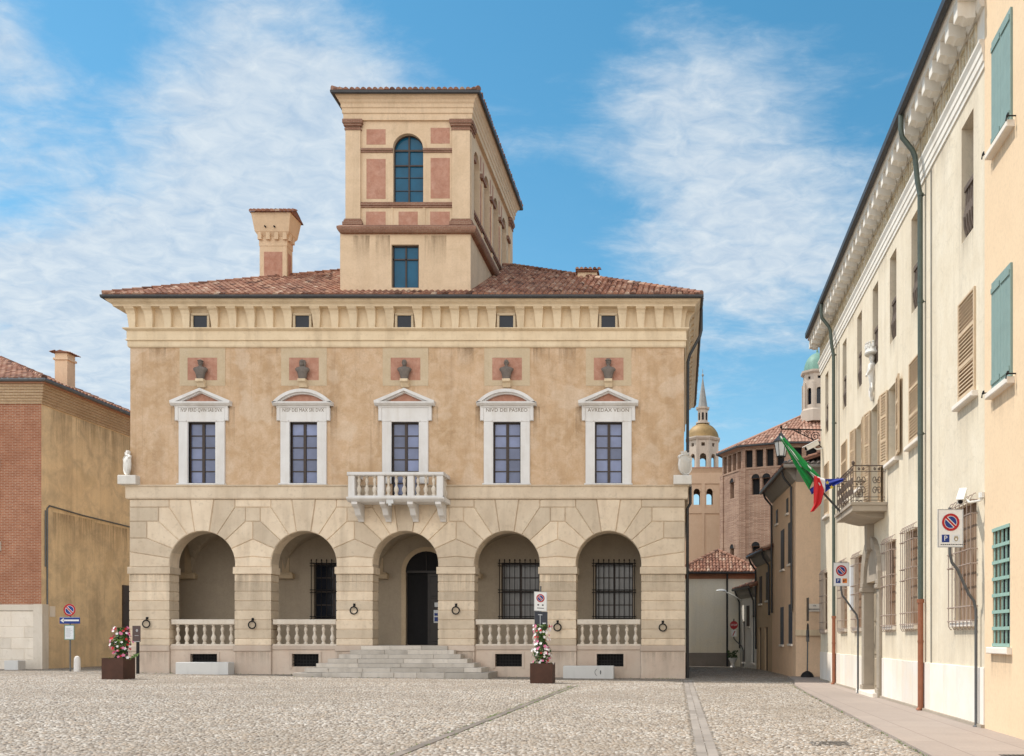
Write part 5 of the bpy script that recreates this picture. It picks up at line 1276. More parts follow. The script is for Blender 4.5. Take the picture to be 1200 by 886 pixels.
for k in range(8):
    a = EV[k]; b = EV[(k+1)%8]; m.tint = .4; m.quad(tuple(a),tuple(b),tuple(apex)); m.quad(tuple(a),tuple(b),(*V8[(k+1)%8],20.2),(*V8[k],20.2))
    t = (b-a).normalized(); Lk = (b-a).length; fu = (apex-a).dot(t); up = apex-a-t*fu; H = up.length
    if k in (7,0,1,2,3): tile_slope(m, tuple(a), tuple(b), tuple(up), lambda s, Lk=Lk, H=H, fu=fu: None if s > H*.92 else (fu*s/H, Lk+(fu-Lk)*s/H), .34, .7, .13)
    m.tint = .45; m.tube([a+Vector((0,0,.1)), apex+Vector((0,0,.1))], .12, 6)
m.build('roof', 'church_tile', ch, weld=False)
m = MB()
for k in range(8): m.tube([EV[k]+Vector((0,0,-.04)), EV[(k+1)%8]+Vector((0,0,-.04))], .12, 6)
m.build('gutter', 'gutter_metal', ch)
m = MB(); lx, ly = 13.8, 96.5; lr = 1.45
for k in range(8):
    a0 = PI/8+k*PI/4; p0 = (lx+lr*math.cos(a0), ly+lr*math.sin(a0)); p1 = (lx+lr*math.cos(a0+PI/4), ly+lr*math.sin(a0+PI/4)); T = south_line(p0, p1); Lk = math.hypot(p1[0]-p0[0], p1[1]-p0[1])
    arched_wall(m, T, 0, Lk, 23.6, 27.2, [Lk/2], .26, 24.9, 26.3, .2); m.T = T; m.box(-.13,.13,-.1,.14,23.6,27.1)
    m.wall(0,Lk,27.2,27.95,[(Lk/2-.15,Lk/2+.15,27.42,27.7)],0,.2)
m.T = ident; m.lathe([(1.75,23.2),(1.75,24.3),(1.6,24.5)], (lx,ly,0), 8, rot=PI/8); m.lathe([(1.5,27.95),(1.72,28.1),(1.74,28.28),(1.4,28.32)], (lx,ly,0), 8, rot=PI/8); ln = m.build('lantern', 'bell_stone', ch)
m = MB(); m.lathe([(1.1,24.0),(1.1,27.9)], (lx,ly,0), 8, rot=PI/8); m.build('lantern_light', 'pane_dark', ln)
m = MB(); m.lathe([(1.45,28.28)]+[(1.36*math.cos(R(a)),28.32+1.95*math.sin(R(a))) for a in range(0,85,10)]+[(.1,30.35),(.12,30.5),(.02,30.8)], (lx,ly,0), 16); m.build('dome', 'copper_green', ln, smooth=True)

# ------------------------------------------------------------------ brick house on the left
XB, YBH = -29.3, 44.0; LFT = front(YBH); LE = east(XB)
lb = thing('brick_house', 'red brick house with a white stone base at the left edge', 'house', (-34, YBH+2, .2))
m = MB(LFT); m.wall(-46, XB, 3.15, 13.3, [(-32.65,-31.35,3.3,5.6),(-32.55,-31.45,7.2,9.4),(-36.65,-35.35,3.3,5.6),(-36.55,-35.45,7.2,9.4)], 0, .25); m.build('front_wall', 'red_brick', lb)
m = MB(LE); m.wall(YBH, 57, -.1, 12.4, [(50.4,52.4,.1,4.4)], 0, .3); m.T = ident; m.quad((-46,YBH,-.1),(-46,57,-.1),(-46,57,13.3),(-46,YBH,13.3)); m.quad((-46,57,-.1),(XB,57,-.1),(XB,57,13.3),(-46,57,13.3)); m.build('side_wall', 'yellow_plaster', lb)
q = MB()
for k in range(7):                                    # stepped brick cornice
    z = 12.35+k*.125; q.box(-46,XB+.05+k*.035,YBH-.05-k*.035,57,z,z+.122)
q.build('brick_cornice', 'pale_brick', lb)
m = MB(); m.box(-46.2,XB+.36,YBH-.36,57.3,13.225,13.36); m.build('eaves_board', 'orange_band', lb)
m = MB(); m.tube([(-46,YBH-.42,13.36),(XB+.43,YBH-.42,13.36),(XB+.43,57.3,13.36)], .09, 8); m.build('gutter', 'pole_grey', lb)
rl = hip_roof(-46.4, XB+.40, YBH-.40, 57.6, 13.40, .42, lb, sides='SE', pitch=.26, row=.42)
m = MB(); x = -46
for r_ in range(6):
    z0, z1 = [(-.1,.62),(.62,1.12),(1.12,1.62),(1.62,2.12),(2.12,2.85),(2.86,3.15)][r_]; x = XB+(.0 if r_ < 5 else .06); j = 0
    while x > -46:
        l = 1.35 if r_ < 5 else 30; sh = .0 if r_ == 5 else ((r_%2)*.6 if j == 0 else 0); l2 = l-sh if j == 0 else l
        m.tint = random.random(); T0 = .10 if r_ == 0 else (.06 if r_ < 5 else .10)
        m.T = LFT; m.cbox(max(-46,x-l2)+.0,x-.0,-.3,T0,z0,z1,.02); x -= l2; j += 1
m.T = ident; m.cbox(XB-.3,XB+.115,YBH-.115,YBH+.35,-.09,3.165,.02); m.build('stone_base', 'left_base_stone', lb)
for x in (-32.0, -36.0):
    q = MB(LFT); q.box(x-.65,x+.65,-.25,-.18,3.3,5.6); w = q.build('window', 'dark_wood', lb)
    q = MB(LFT)
    for k in range(2):
        a = x-.66+k*.67; q.cbox(a,a+.65,.0,.06,3.32,5.3,.01)
        for j in range(3): q.cbox(a+.08,a+.57,.06,.075,3.42+j*.64,3.96+j*.64,.01)
    q.build('shutter', 'wood_shutter', w)
    q = MB(LFT); q.cbox(x-.85,x+.85,0,.18,5.62,6.05,.03); q.cbox(x-.8,x+.8,0,.16,3.15,3.28,.02); q.build('surround', 'white_marble', w)
    q = MB(LFT); q.box(x-.55,x+.55,-.25,-.2,7.2,9.4); w = q.build('window', 'pane_dark', lb); q = MB(LFT); q.cbox(x-.8,x+.8,0,.22,9.42,9.9,.04); q.cbox(x-.75,x-.56,0,.1,7.2,9.42,.02); q.cbox(x+.56,x+.75,0,.1,7.2,9.42,.02); q.build('surround', 'white_marble', w)
q = MB(LE); q.box(50.4,52.4,-.3,-.2,.1,4.4); w = q.build('side_door', 'dark_wood', lb); q = MB(LE)
for u0,u1 in ((50.35,51.35),(51.45,52.45)):
    q.box(u0,u1,0,.07,.2,4.4)
    for z in (1.2,2.3,3.4): q.box(u0+.08,u1-.08,.07,.09,z,z+.08)
q.build('door_leaf', 'dark_wood', w)
q = MB(LE); q.tube([(44.35,.04,3.1),(44.35,.04,7.6),(44.5,.05,7.75),(47,.05,7.62),(52,.05,7.5),(57,.05,7.42)], .035, 6); q.tube([(44.22,.04,4.9),(44.22,.04,7.5)], .025, 6); q.build('wall_cable', 'pole_grey', lb)
q = MB(LE); q.box(44.55,44.95,0,.02,2.6,3.1); q.build('wall_plaque', 'travertine', lb)
q = MB(); y0 = 47.7; x0 = -31.1; q.box(x0,x0+.62,y0,y0+.62,12.5,15.45); q.box(x0-.06,x0+.68,y0-.06,y0+.68,15.45,15.55); q.box(x0,x0+.62,y0,y0+.62,15.55,15.8); c_ = q.build('chimney', 'alley_plaster', rl)
q = MB(); q.tint = .3; q.add([(x0-.10,y0-.10,15.8),(x0+.72,y0-.10,15.8),(x0+.72,y0+.72,15.8),(x0-.10,y0+.72,15.8),(x0+.31,y0-.10,15.93),(x0+.31,y0+.72,15.93)], [(0,1,4),(1,2,5,4),(2,3,5),(3,0,4,5),(0,3,2,1)]); tile_slope(q,(x0+.72,y0-.10,15.80),(x0+.72,y0+.72,15.80),(-.95,0,.3),lambda s: None if s > .3 else (0,9),.16,.22,.045); tile_slope(q,(x0-.10,y0+.72,15.80),(x0-.10,y0-.10,15.80),(.95,0,.3),lambda s: None if s > .3 else (0,9),.16,.22,.045)
q.build('chimney_cap', 'roof_tile', rl, weld=False)
# ------------------------------------------------------------------ signs
def disc(mb, u, z, r0, r1, d0, d1, n=28):
    for k in range(n):
        a, b = 2*PI*k/n, 2*PI*(k+1)/n; c = [(r0*math.cos(a),r0*math.sin(a)),(r1*math.cos(a),r1*math.sin(a)),(r1*math.cos(b),r1*math.sin(b)),(r0*math.cos(b),r0*math.sin(b))]
        mb.add([(u+x,d1,z+y) for x,y in c]+[(u+x,d0,z+y) for x,y in c], [(0,1,2,3),(1,5,6,2)])
def no_parking_disc(T, u, z, r, d, parent):
    q = MB(T); disc(q, u, z, 0, r, d-.004, d, 28); pl = q.build('disc', 'sign_white', parent)
    q = MB(T); disc(q, u, z, 0, r*.66, d, d+.002); q.build('blue_field', 'sign_blue', pl)
    q = MB(T); disc(q, u, z, r*.72, r*.99, d, d+.004)
    a = R(-45); c, s = math.cos(a), math.sin(a); w = r*.105; l = r*.78
    q.add([(u+x*c-y*s,d+.0045,z+x*s+y*c) for x,y in ((-l,-w),(l,-w),(l,w),(-l,w))], [(0,1,2,3)]); q.build('red_ring', 'sign_red', pl)
    q = MB(T)
    for sg in (-1,1): q.add([(u+x*c-y*s,d+.0032,z+x*s+y*c) for x,y in ((-l*.86,sg*w*1.0),(l*.86,sg*w*1.0),(l*.84,sg*w*1.75),(-l*.84,sg*w*1.75))], [(0,1,2,3)])
    q.build('slash_edge', 'sign_white', pl)
def panel(T, u, z, w, h, d, parent, mat='sign_white', frame='sign_grey', name='sign_panel'):
    q = MB(T); q.box(u-w/2,u+w/2,d-.012,d,z-h/2,z+h/2); o = q.build(name, mat, parent)
    if frame:
        q = MB(T); e = .014
        for b in ((u-w/2-e,u+w/2+e,z+h/2,z+h/2+e),(u-w/2-e,u+w/2+e,z-h/2-e,z-h/2),(u-w/2-e,u-w/2,z-h/2,z+h/2),(u+w/2,u+w/2+e,z-h/2,z+h/2)): q.box(b[0],b[1],d-.022,d+.006,b[2],b[3])
        q.build('sign_frame', frame, o)
    return o
def fan(c, rx, ry, n=10): return [(c[0]+rx*math.cos(2*PI*k/n), c[1]+ry*math.sin(2*PI*k/n)) for k in range(n)]
def p_square(T, u, z, s, d, parent):
    q = MB(T); q.box(u-s/2,u+s/2,d,d+.003,z-s/2,z+s/2); o = q.build('parking_square', 'sign_blue', parent)
    text_mesh('P', 'parking_letter', 'sign_white', o, T, u, z, s*.95, d+.0032, .002)
def cranked_sign(base, y, label, kind, sx, sz, seed):
    """no parking sign on a cranked tube; base x, sign centre x"""
    t = thing('road_sign', label, 'road sign', (base, y, -.11)); T = front(y)
    lo = sz-.35; q = MB(T); q.tube([(base,0,-.11),(base,0,2.15),(base-.04,0,2.32),(base-.14,0,2.45),(sx+.14,0,lo-.42),(sx+.04,0,lo-.30),(sx,0,lo-.12),(sx,0,sz+.40)], .03, 10); q.lathe([(.06,0),(.06,.03),(.035,.05)], (base,0,-.11), 10)
    q.build('pole', 'pole_grey', t, smooth=True)
    p = panel(T, sx, sz, .46, .70, .05, t); no_parking_disc(T, sx, sz+.115, .168, .058, p)
    p_square(T, sx-.095, sz-.195, .145, .051, p)
    u = sx+.105; z = sz-.195
    if kind == 'crest':
        q = MB(T); q.box(u-.07,u+.07,.051,.053,z-.07,z+.07); o = q.build('crest_field', 'paper', p)
        q = MB(T); q.poly(*[(a,.0545,b) for a,b in [(u-.04,z+.02),(u-.04,z-.015),(u-.025,z-.045),(u,z-.058),(u+.025,z-.045),(u+.04,z-.015),(u+.04,z+.02)]]); q.box(u-.03,u+.03,.054,.056,z+.024,z+.034)
        for k in (-1,0,1): q.box(u+k*.022-.005,u+k*.022+.005,.054,.056,z+.034,z+.052)
        q.build('crest', 'gold_ink', o)
        q = MB(T); q.poly(*[(a,.0575,b) for a,b in fan((u,z-.014), .020, .024)]); q.build('crest_shield', 'sign_white', o)
        q = MB(T); x = sx-.19
        for k in range(13): l = random.uniform(.016,.034); q.box(x,x+l,.051,.0525,sz-.318,sz-.302); x += l+.008
        q.build('small_print', 'ink', p)
    else:
        q = MB(T); q.box(u-.07,u+.07,.051,.054,z-.07,z+.07); o = q.build('tow_square', 'sign_orange', p)
        q = MB(T); q.poly(*[(a,.0555,b) for a,b in [(u-.05,z-.03),(u-.01,z-.03),(u-.01,z+.01),(u-.022,z+.03),(u-.04,z+.03),(u-.05,z+.005)]]); q.poly(*[(a,.0555,b) for a,b in [(u-.012,z-.005),(u+.004,z+.002),(u+.036,z+.05),(u+.028,z+.055)]])
        q.poly(*[(a,.0555,b) for a,b in [(u+.01,z-.02),(u+.05,z+.005),(u+.045,z+.018),(u+.005,z-.005)]])
        for k in (-.04,-.018): q.poly(*[(a,.056,b) for a,b in fan((u+k,z-.036), .010, .010)])
        q.build('tow_symbol', 'ink', o)
    q = MB(T)
    for zz_ in (.2,-.2): q.box(sx-.09,sx+.09,-.035,.04,sz+zz_-.015,sz+zz_+.015)
    q.build('clamp', 'pole_grey', t)
cranked_sign(5.66, 18.35, 'nearest no parking sign on the right, with blue P and small crest', 'crest', 5.16, 3.70, 1)
cranked_sign(5.46, 29.45, 'no parking sign with an orange tow square, on a cranked pole below the balcony', 'tow', 4.94, 3.56, 2)

# sign post behind the right planter
y = 35.9; t = thing('road_sign', 'no parking sign with dark panel below, rising behind the white and pink flowers', 'road sign', (-5.22, y, 0)); tl = R(3)
T = lambda u,d,z: (-5.22+(u*math.cos(tl)-(z-2.6)*math.sin(tl)*-1*.0), y-d, z+u*math.sin(tl)*-1)
q = MB(front(y)); q.tube([(-5.22,0,-.03),(-5.22,0,3.50)], .028, 8); q.lathe([(.03,0),(.035,.04),(.012,.06)], (-5.22,0,3.50), 8); q.build('pole', 'pole_grey', t, smooth=True)
p = panel(T, 0, 2.98, .46, .70, .045, t); no_parking_disc(T, 0.0, 3.10, .155, .048, p)
q = MB(T)
for k in (-1,1): q.box(k*.085-.03,k*.085+.03,.046,.049,2.82,2.87)
q.box(-.13,.13,.046,.048,2.715,2.74); q.build('small_print', 'ink', p)
dp = panel(T, .02, 2.30, .46, .58, .044, t, 'sign_dark', 'pole_grey', 'dark_panel'); q = MB(T); q.box(-.02,-.005,.045,.048,2.1,2.5); q.box(-.09,.07,.045,.048,2.47,2.49); q.box(.08,.20,.045,.048,2.14,2.19); q.build('pale_marks', 'paper', dp)

# sign post on the left, by the brick house
y = 40.7; x = -25.88; T = front(y); t = thing('road_sign', 'no parking disc above a blue one way arrow plate and a white notice', 'road sign', (x, y, .19))
q = MB(T); q.tube([(x,0,.15),(x,0,3.05)], .03, 8); q.build('pole', 'pole_grey', t, smooth=True)
no_parking_disc(T, x, 2.80, .26, .05, t)
q = MB(T); q.box(x-.42,x+.44,.035,.05,2.22,2.50); ar = q.build('arrow_plate', 'sign_blue', t)
q = MB(T); q.box(x-.27,x+.40,.051,.054,2.325,2.395); q.poly((x-.39,.054,2.36),(x-.24,.054,2.46),(x-.24,.054,2.26)); q.box(x-.42,x+.44,.051,.0525,2.485,2.495); q.build('arrow', 'sign_white', ar)
q = MB(T); q.box(x-.22,x+.20,.03,.045,1.54,2.17); nb = q.build('notice_board', 'copper_green', t); q = MB(T); q.box(x-.19,x+.17,.046,.048,1.57,2.13); o = q.build('notice', 'paper', nb)
q = MB(T)
for k in range(9): q.box(x-.14,x+.12-random.random()*.1,.0482,.0492,1.66+k*.045,1.668+k*.045)
q.build('notice_print', 'pole_grey', o)
# brown information panel by the palace corner
y = 39.0; x = -22.05; T = front(y); t = thing('information_sign', 'small brown information panel on a black post by the palace corner', 'sign', (x, y, .16))
q = MB(T); q.box(x-.045,x+.045,-.04,.04,.1,1.5); q.build('post', 'black_iron', t)
panel(T, x-.03, 1.78, .33, .66, .05, t, 'sign_brown', None); q = MB(T); q.box(x-.17,x+.11,.051,.053,1.455,1.485); q.poly(*[(a,.052,b) for a,b in fan((x-.01,1.92), .045, .06)]); q.box(x-.10,x+.06,.051,.053,1.70,1.72); q.build('panel_print', 'sign_grey', t)
# red stop disc at the far end of the lane
y = 56.6; x = 3.17; T = front(y); t = thing('stop_sign', 'round red sign reading STOP above a small white plate at the lane end', 'road sign', (x, y, -.11))
q = MB(T); q.tube([(x+.55,0,-.1),(x+.55,0,.9),(x+.45,0,1.15),(x+.12,0,1.45),(x,0,1.6),(x,0,2.75)], .035, 8); q.build('pole', 'pole_grey', t)
q = MB(T); disc(q, x, 2.38, 0, .24, .04, .055); o = q.build('disc', 'sign_red', t); text_mesh('STOP', 'lettering', 'sign_white', o, T, x, 2.38, .165, .056, .004)
q = MB(T); q.box(x-.15,x+.15,.04,.055,1.70,2.10); o = q.build('lower_plate', 'sign_white', t); q = MB(T); q.poly((x-.09,.058,1.76),(x-.04,.058,1.75),(x+.09,.058,2.02),(x+.04,.058,2.05)); q.build('red_mark', 'sign_red', o)
# portable sign seen edge-on
y = 41.5; x = 5.52; t = thing('portable_sign', 'dark movable sign in a black foot, turned edge on by the beige lane house', 'road sign', (x, y, -.11))
q = MB(); q.tube([(x-.02,y,-.1),(x,y,1.75)], .03, 8); q.build('pole', 'pole_grey', t)
q = MB(); q.lathe([(.30,0),(.28,.10),(.20,.22),(.06,.30)], (x-.02,y,-.11), 10); q.build('foot', 'black_iron', t)
q = MB(east(x)); q.prism([(y-.3,2.35),(y+.3,2.35),(y+.3,3.35),(y-.3,3.35)], -.015, .015); disc(q, y, 1.95, 0, .3, -.01, .02); o = q.build('sign_panel', 'iron_dark_grey', t)
q = MB(); q.box(x-.06,x+.06,y-.06,y+.06,1.45,1.95); q.build('lamp_box', 'pole_grey', t)
# street name plate
T = front(42.3); q = MB(T); q.box(5.60,6.35,.0,.025,2.78,3.12); sp_ = q.build('street_name_plate', 'travertine'); tag(sp_, 'white street name plate reading VIA on the beige lane house', 'street sign')
text_mesh('VIA', 'lettering', 'ink', sp_, T, 5.93, 3.03, .10, .026, .002)
q = MB(T); xx = 5.68
for k in range(9): l = random.uniform(.028,.045); q.box(xx,xx+l,.0255,.027,2.84,2.91); xx += l+.02
q.build('worn_lettering', 'pole_grey', sp_)

# ------------------------------------------------------------------ planters and their climbers
def planter(x, y, w, h, label, ang=0):
    t = thing('planter', label, 'planter', (x, y, gz(x)), 'square rusty steel planters')
    z0 = gz(x)-.02; q = MB(); e = .03; a = w/2
    for b in ((-a,a,-a,-a+e),(-a,a,a-e,a),(-a,-a+e,-a+e,a-e),(a-e,a,-a+e,a-e)): q.box(x+b[0],x+b[1],y+b[2],y+b[3],z0,z0+h)
    for b in ((-a-.006,a+.006,-a-.006,-a+.05),(-a-.006,a+.006,a-.05,a+.006),(-a-.006,-a+.05,-a+.05,a-.05),(a-.05,a+.006,-a+.05,a-.05)): q.box(x+b[0],x+b[1],y+b[2],y+b[3],z0+h,z0+h+.012)
    if ang:
        c, s = math.cos(ang), math.sin(ang); q.v = [(x+(p[0]-x)*c-(p[1]-y)*s, y+(p[0]-x)*s+(p[1]-y)*c, p[2]) for p in q.v]
    q.build('box', 'corten', t)
    q = MB(); q.box(x-a*.68,x+a*.68,y-a*.68,y+a*.68,z0+h*.5,z0+h-.06); q.build('soil', 'soil', t)
    return z0+h
def climber(x, y, z, h, rw, mix_, label, seed, skew=()):
    rnd = random.Random(seed)
    t = thing('flowering_plant', label, 'plant', (x, y, z), 'flowering climbers in the planters')
    q = MB(); 
    for k in range(5):
        a = k*1.256; q.tube([(x+.05*math.cos(a),y+.05*math.sin(a),z-.1),(x+.12*math.cos(a+.8),y+.12*math.sin(a+.8),z+h*.45),(x+.07*math.cos(a+2),y+.07*math.sin(a+2),z+h*.9)], .012, 5)
    q.build('stem', 'leaf_green', t)
    def place():
        u = rnd.random()**.9; zz_ = z-.05+u*h
        prof_ = (1.0-.45*u)*(.75+.35*math.sin(u*9+seed)) if u > .06 else 1.1
        r = rw*prof_*math.sqrt(rnd.random())*1.05; a = rnd.random()*2*PI
        return Vector((x+r*math.cos(a), y+r*math.sin(a), zz_)), Vector((math.cos(a), math.sin(a), rnd.uniform(-.1,.8))).normalized(), r/(rw+1e-6)
    def leaf(mb, p, n, s):
        t1 = n.orthogonal().normalized(); t1 = (Matrix.Rotation(rnd.random()*6.28, 3, n) @ t1); t2 = n.cross(t1)
        d = n*s*.18
        mb.add([tuple(p-t1*s), tuple(p-t2*s*.42+d), tuple(p+t1*s), tuple(p+t2*s*.42+d), tuple(p+d*.2)], [(0,1,4),(1,2,4),(2,3,4),(3,0,4)])
    for name, mat, cnt in (('foliage','leaf_green',620),('young_leaves','leaf_light',200)):
        q = MB()
        for _ in range(cnt): p, n, k = place(); leaf(q, p, (n+Vector((rnd.gauss(0,.5),rnd.gauss(0,.5),rnd.gauss(0,.5)))).normalized(), rnd.uniform(.05,.085))
        for sx_, sz_ in skew: leaf(q, Vector((x+sx_,y-.2,z+sz_)), Vector((.2,-.9,.4)), .10)
        q.build(name, mat, t, weld=False)
    for mat, cnt, name in mix_:
        q = MB()
        for _ in range(cnt):
            p, n, k = place(); p = p+n*.07*(1.2-k)+Vector((n.x,n.y,0))*(.06 if k > .5 else .12); s = rnd.uniform(.045,.075)
            n = (n+Vector((0,-.4,.1))).normalized(); t1 = n.orthogonal().normalized(); t2 = n.cross(t1); o = rnd.random()*6
            for j in range(5):
                a = o+j*1.2566; b = a+.62; c_ = a-.62
                q.add([tuple(p), tuple(p+(t1*math.cos(c_)+t2*math.sin(c_))*s*.62+n*.012), tuple(p+(t1*math.cos(a)+t2*math.sin(a))*s+n*.022), tuple(p+(t1*math.cos(b)+t2*math.sin(b))*s*.62+n*.012)], [(0,1,2,3)])
        q.build(name, mat, t, weld=False)
zt_ = planter(-20.07, 34.28, .76, .77, 'rusty steel planter on the left holding red and pink flowers')
climber(-20.0, 34.3, zt_, 1.12, .36, (('petal_red',26,'red_flowers'),('petal_pink',34,'pink_flowers'),('petal_white',22,'white_flowers')), 'bushy climber with red and pink flowers in the left planter', 3, [(.55,.05),(.62,.1),(.7,.12)])
zt_ = planter(-4.97, 34.7, .80, .74, 'rusty steel planter on the right holding white and pink flowers')
climber(-5.0, 34.7, zt_, 1.46, .36, (('petal_white',72,'white_flowers'),('petal_pink',44,'pink_flowers'),('petal_red',18,'red_flowers')), 'tall climber with mostly white and pink flowers in the right planter', 5)
# white concrete benches
def bench(x0, x1, y0, y1, h, label, mark=False):
    xm = (x0+x1)/2; t = thing('bench', label, 'bench', (xm, y0, gz(xm)), 'white concrete block benches'); z = gz(xm)
    q = MB(); q.box(x0,x1,y0,y1,z-.1,z+h); q.build('block', 'concrete_white', t, bevel=.015)
    q = MB(); q.box(x0+.02,x1-.02,y0+.02,y1-.02,z+h,z+h+.012); q.build('seat', 'concrete_white', t)
    if mark:
        T = front(y0); u = x0+(x1-x0)*.70; zz_ = z+h*.5; q = MB(T)
        q.tube([(u-.04+.10*math.cos(R(a)),.003,zz_+.13*math.sin(R(a))) for a in range(100,261,16)], .010, 5); q.poly(*[(a,.006,b) for a,b in fan((u+.09,zz_), .028, .09)]); q.build('marking', 'pole_grey', t)
bench(-20.6, -18.45, 39.15, 39.7, .48, 'white concrete bench in front of the leftmost arch')
bench(-4.78, -2.72, 39.15, 39.7, .50, 'white concrete bench with small painted mark in front of the rightmost arch', True)
q = MB(); q.tint = .5; q.box(-30.2,-29.58,42.85,43.35,.1,.60); o = q.build('stone_block', 'concrete_white', None, bevel=.02); tag(o, 'small white concrete block at the foot of the brick house', 'block')
def bollard(x, y, label):
    q = MB(); q.lathe([(.13,0),(.125,.45),(.115,.58),(.08,.65),(.02,.68)], (x,y,gz(x)-.02), 14); o = q.build('bollard', 'white_marble', None, smooth=True); tag(o, label, 'bollard', 'short marble bollards')
bollard(-25.71, 40.9, 'short white marble bollard beside the one way sign post')
bollard(-20.95, 35.4, 'short white marble bollard half hidden behind the left planter')
# manholes
q = MB(); 
q.box(4.55,5.2,12.9,13.9,-.09,-.083)
for k in range(9): q.box(4.60+k*.067,4.63+k*.067,12.95,13.85,-.083,-.076)
o = q.build('drain_grate', 'iron_dark_grey'); tag(o, 'dark iron drain grate set in the footway by the peach house', 'drain grate')
x0, y0 = 2.42, 15.5; q = MB(); zg = gz(x0)
q.box(x0-.32,x0+.32,y0-.3,y0+.3,zg-.05,zg+.010)
for k in range(7): q.box(x0-.27,x0+.27,y0-.26+k*.08,y0-.23+k*.08,zg+.01,zg+.016)
o = q.build('manhole_cover', 'manhole_iron'); tag(o, 'flat square manhole cover among the cobbles near the footway', 'manhole cover')
# lantern on a scrolled bracket
T = front(38.95); t = thing('wall_lantern', 'iron lantern hanging from a scrolled bracket at the far corner of the cream house', 'lamp', (5.75, 38.95, 10))
q = MB(T); q.tube([(5.76,0,10.06),(4.1,0,10.10),(4.1,0,9.95)], .03, 8); q.lathe([(.02,0),(.06,.04),(.02,.14)], (4.1,0,10.12), 8)
for cx_, cz_, rr in ((5.48,9.80,.20),(5.14,9.90,.13),(4.84,9.98,.09)):
    q.tube([(cx_+rr*(1-i*.05)*math.cos(R(i*40)),0,cz_+rr*(1-i*.05)*math.sin(R(i*40))) for i in range(17)], .016, 6)
q.tube([(5.75,0,9.35),(5.6,0,9.5),(5.3,0,9.72),(5.0,0,9.86),(4.6,0,10.06)], .02, 6); q.build('bracket', 'black_iron', t)
q = MB(T); q.lathe([(.03,9.95),(.10,9.85),(.30,9.62),(.33,9.58),(.30,9.55)], (4.1,0,0), 8); q.build('cap', 'pole_grey', t)
q = MB(T); q.lathe([(.27,9.55),(.17,9.0),(.15,8.98)], (4.1,0,0), 6); q.build('glass', 'lamp_glass', t)
q = MB(T)
for k in range(6): a = k*PI/3; q.tube([(4.1+.275*math.cos(a),.275*math.sin(a),9.56),(4.1+.175*math.cos(a),.175*math.sin(a),8.98)], .014, 5)
q.lathe([(.18,8.95),(.18,9.0),(.05,8.9)], (4.1,0,0), 6); q.build('cage', 'black_iron', t)
# cameras
def cctv(loc, aim, label, s=1.0):
    t = thing('security_camera', label, 'camera', loc); o = Vector(loc); a = Vector(aim).normalized(); b = a.cross(Vector((0,0,1))).normalized(); c = b.cross(a)
    T = lambda u,d,z: tuple(o+a*u*s+b*d*s+c*z*s)
    q = MB(T); q.box(-.20,.20,-.065,.065,-.06,.06); q.box(-.24,.26,-.075,.075,.062,.08); q.build('housing', 'camera_white', t, bevel=.01)
    q = MB(T); q.lathe([(.05,-.01),(.05,.02)], (0,0,0), 10) if False else None; q.tube([(.20,0,0),(.215,0,0)], .045, 10); q.build('lens', 'black_iron', t)
    return t, T, o
t, T, o = cctv((5.42,18.45,4.32), (-.35,-.75,-.55), 'white security camera on the corner between the cream and peach houses'); q = MB(); q.tube([tuple(o),(5.5,18.2,4.18),(5.66,18.1,4.2),(5.75,18.1,4.3)], .022, 8); q.lathe([(.07,-.05),(.07,.05)], (5.70,18.1,4.3), 10); q.build('arm', 'camera_white', t)
t, T, o = cctv((5.3,38.6,9.35), (-.8,-.3,-.45), 'white security camera below the lantern bracket', 1.5); q = MB(); q.tube([tuple(o),(5.5,38.6,9.2),(5.75,38.6,9.25)], .03, 8); q.build('arm', 'camera_white', t)
# lane lamp
t = thing('street_lamp', 'pale street lamp on an arm over the far end of the lane', 'lamp', (3.62,57.2,4)); q = MB(); q.tube([(3.75,57.2,3.8),(3.2,57.2,4.15),(2.6,57.2,4.42)], .035, 8); q.build('arm', 'camera_white', t); q = MB(); q.lathe([(.05,-.05),(.16,-.03),(.12,.05),(.03,.08)], (2.45,57.2,4.46), 10, 2.0, 1); q.build('lamp_head', 'lamp_glass', t)
# potted plant at the lane end
t = thing('potted_plant', 'small green plant in a stone urn at the lane end', 'plant', (3.15,57.3,-.1)); q = MB(); q.lathe([(.16,0),(.10,.12),(.10,.2),(.24,.45),(.27,.55),(.2,.56)], (3.15,57.3,-.12), 12); q.build('urn', 'concrete_white', t, smooth=True)
q = MB()
for _ in range(140):
    a = random.random()*6.28; r = .32*math.sqrt(random.random()); p = Vector((3.15+r*math.cos(a),57.3+r*math.sin(a),.45+random.random()*.4)); n = Vector((random.gauss(0,1),random.gauss(0,1),random.gauss(.3,1))).normalized(); t1 = n.orthogonal().normalized(); t2 = n.cross(t1)
    q.add([tuple(p-t1*.09),tuple(p-t2*.03),tuple(p+t1*.09),tuple(p+t2*.03)],[(0,1,2,3)])
q.build('foliage', 'leaf_green', t, weld=False)

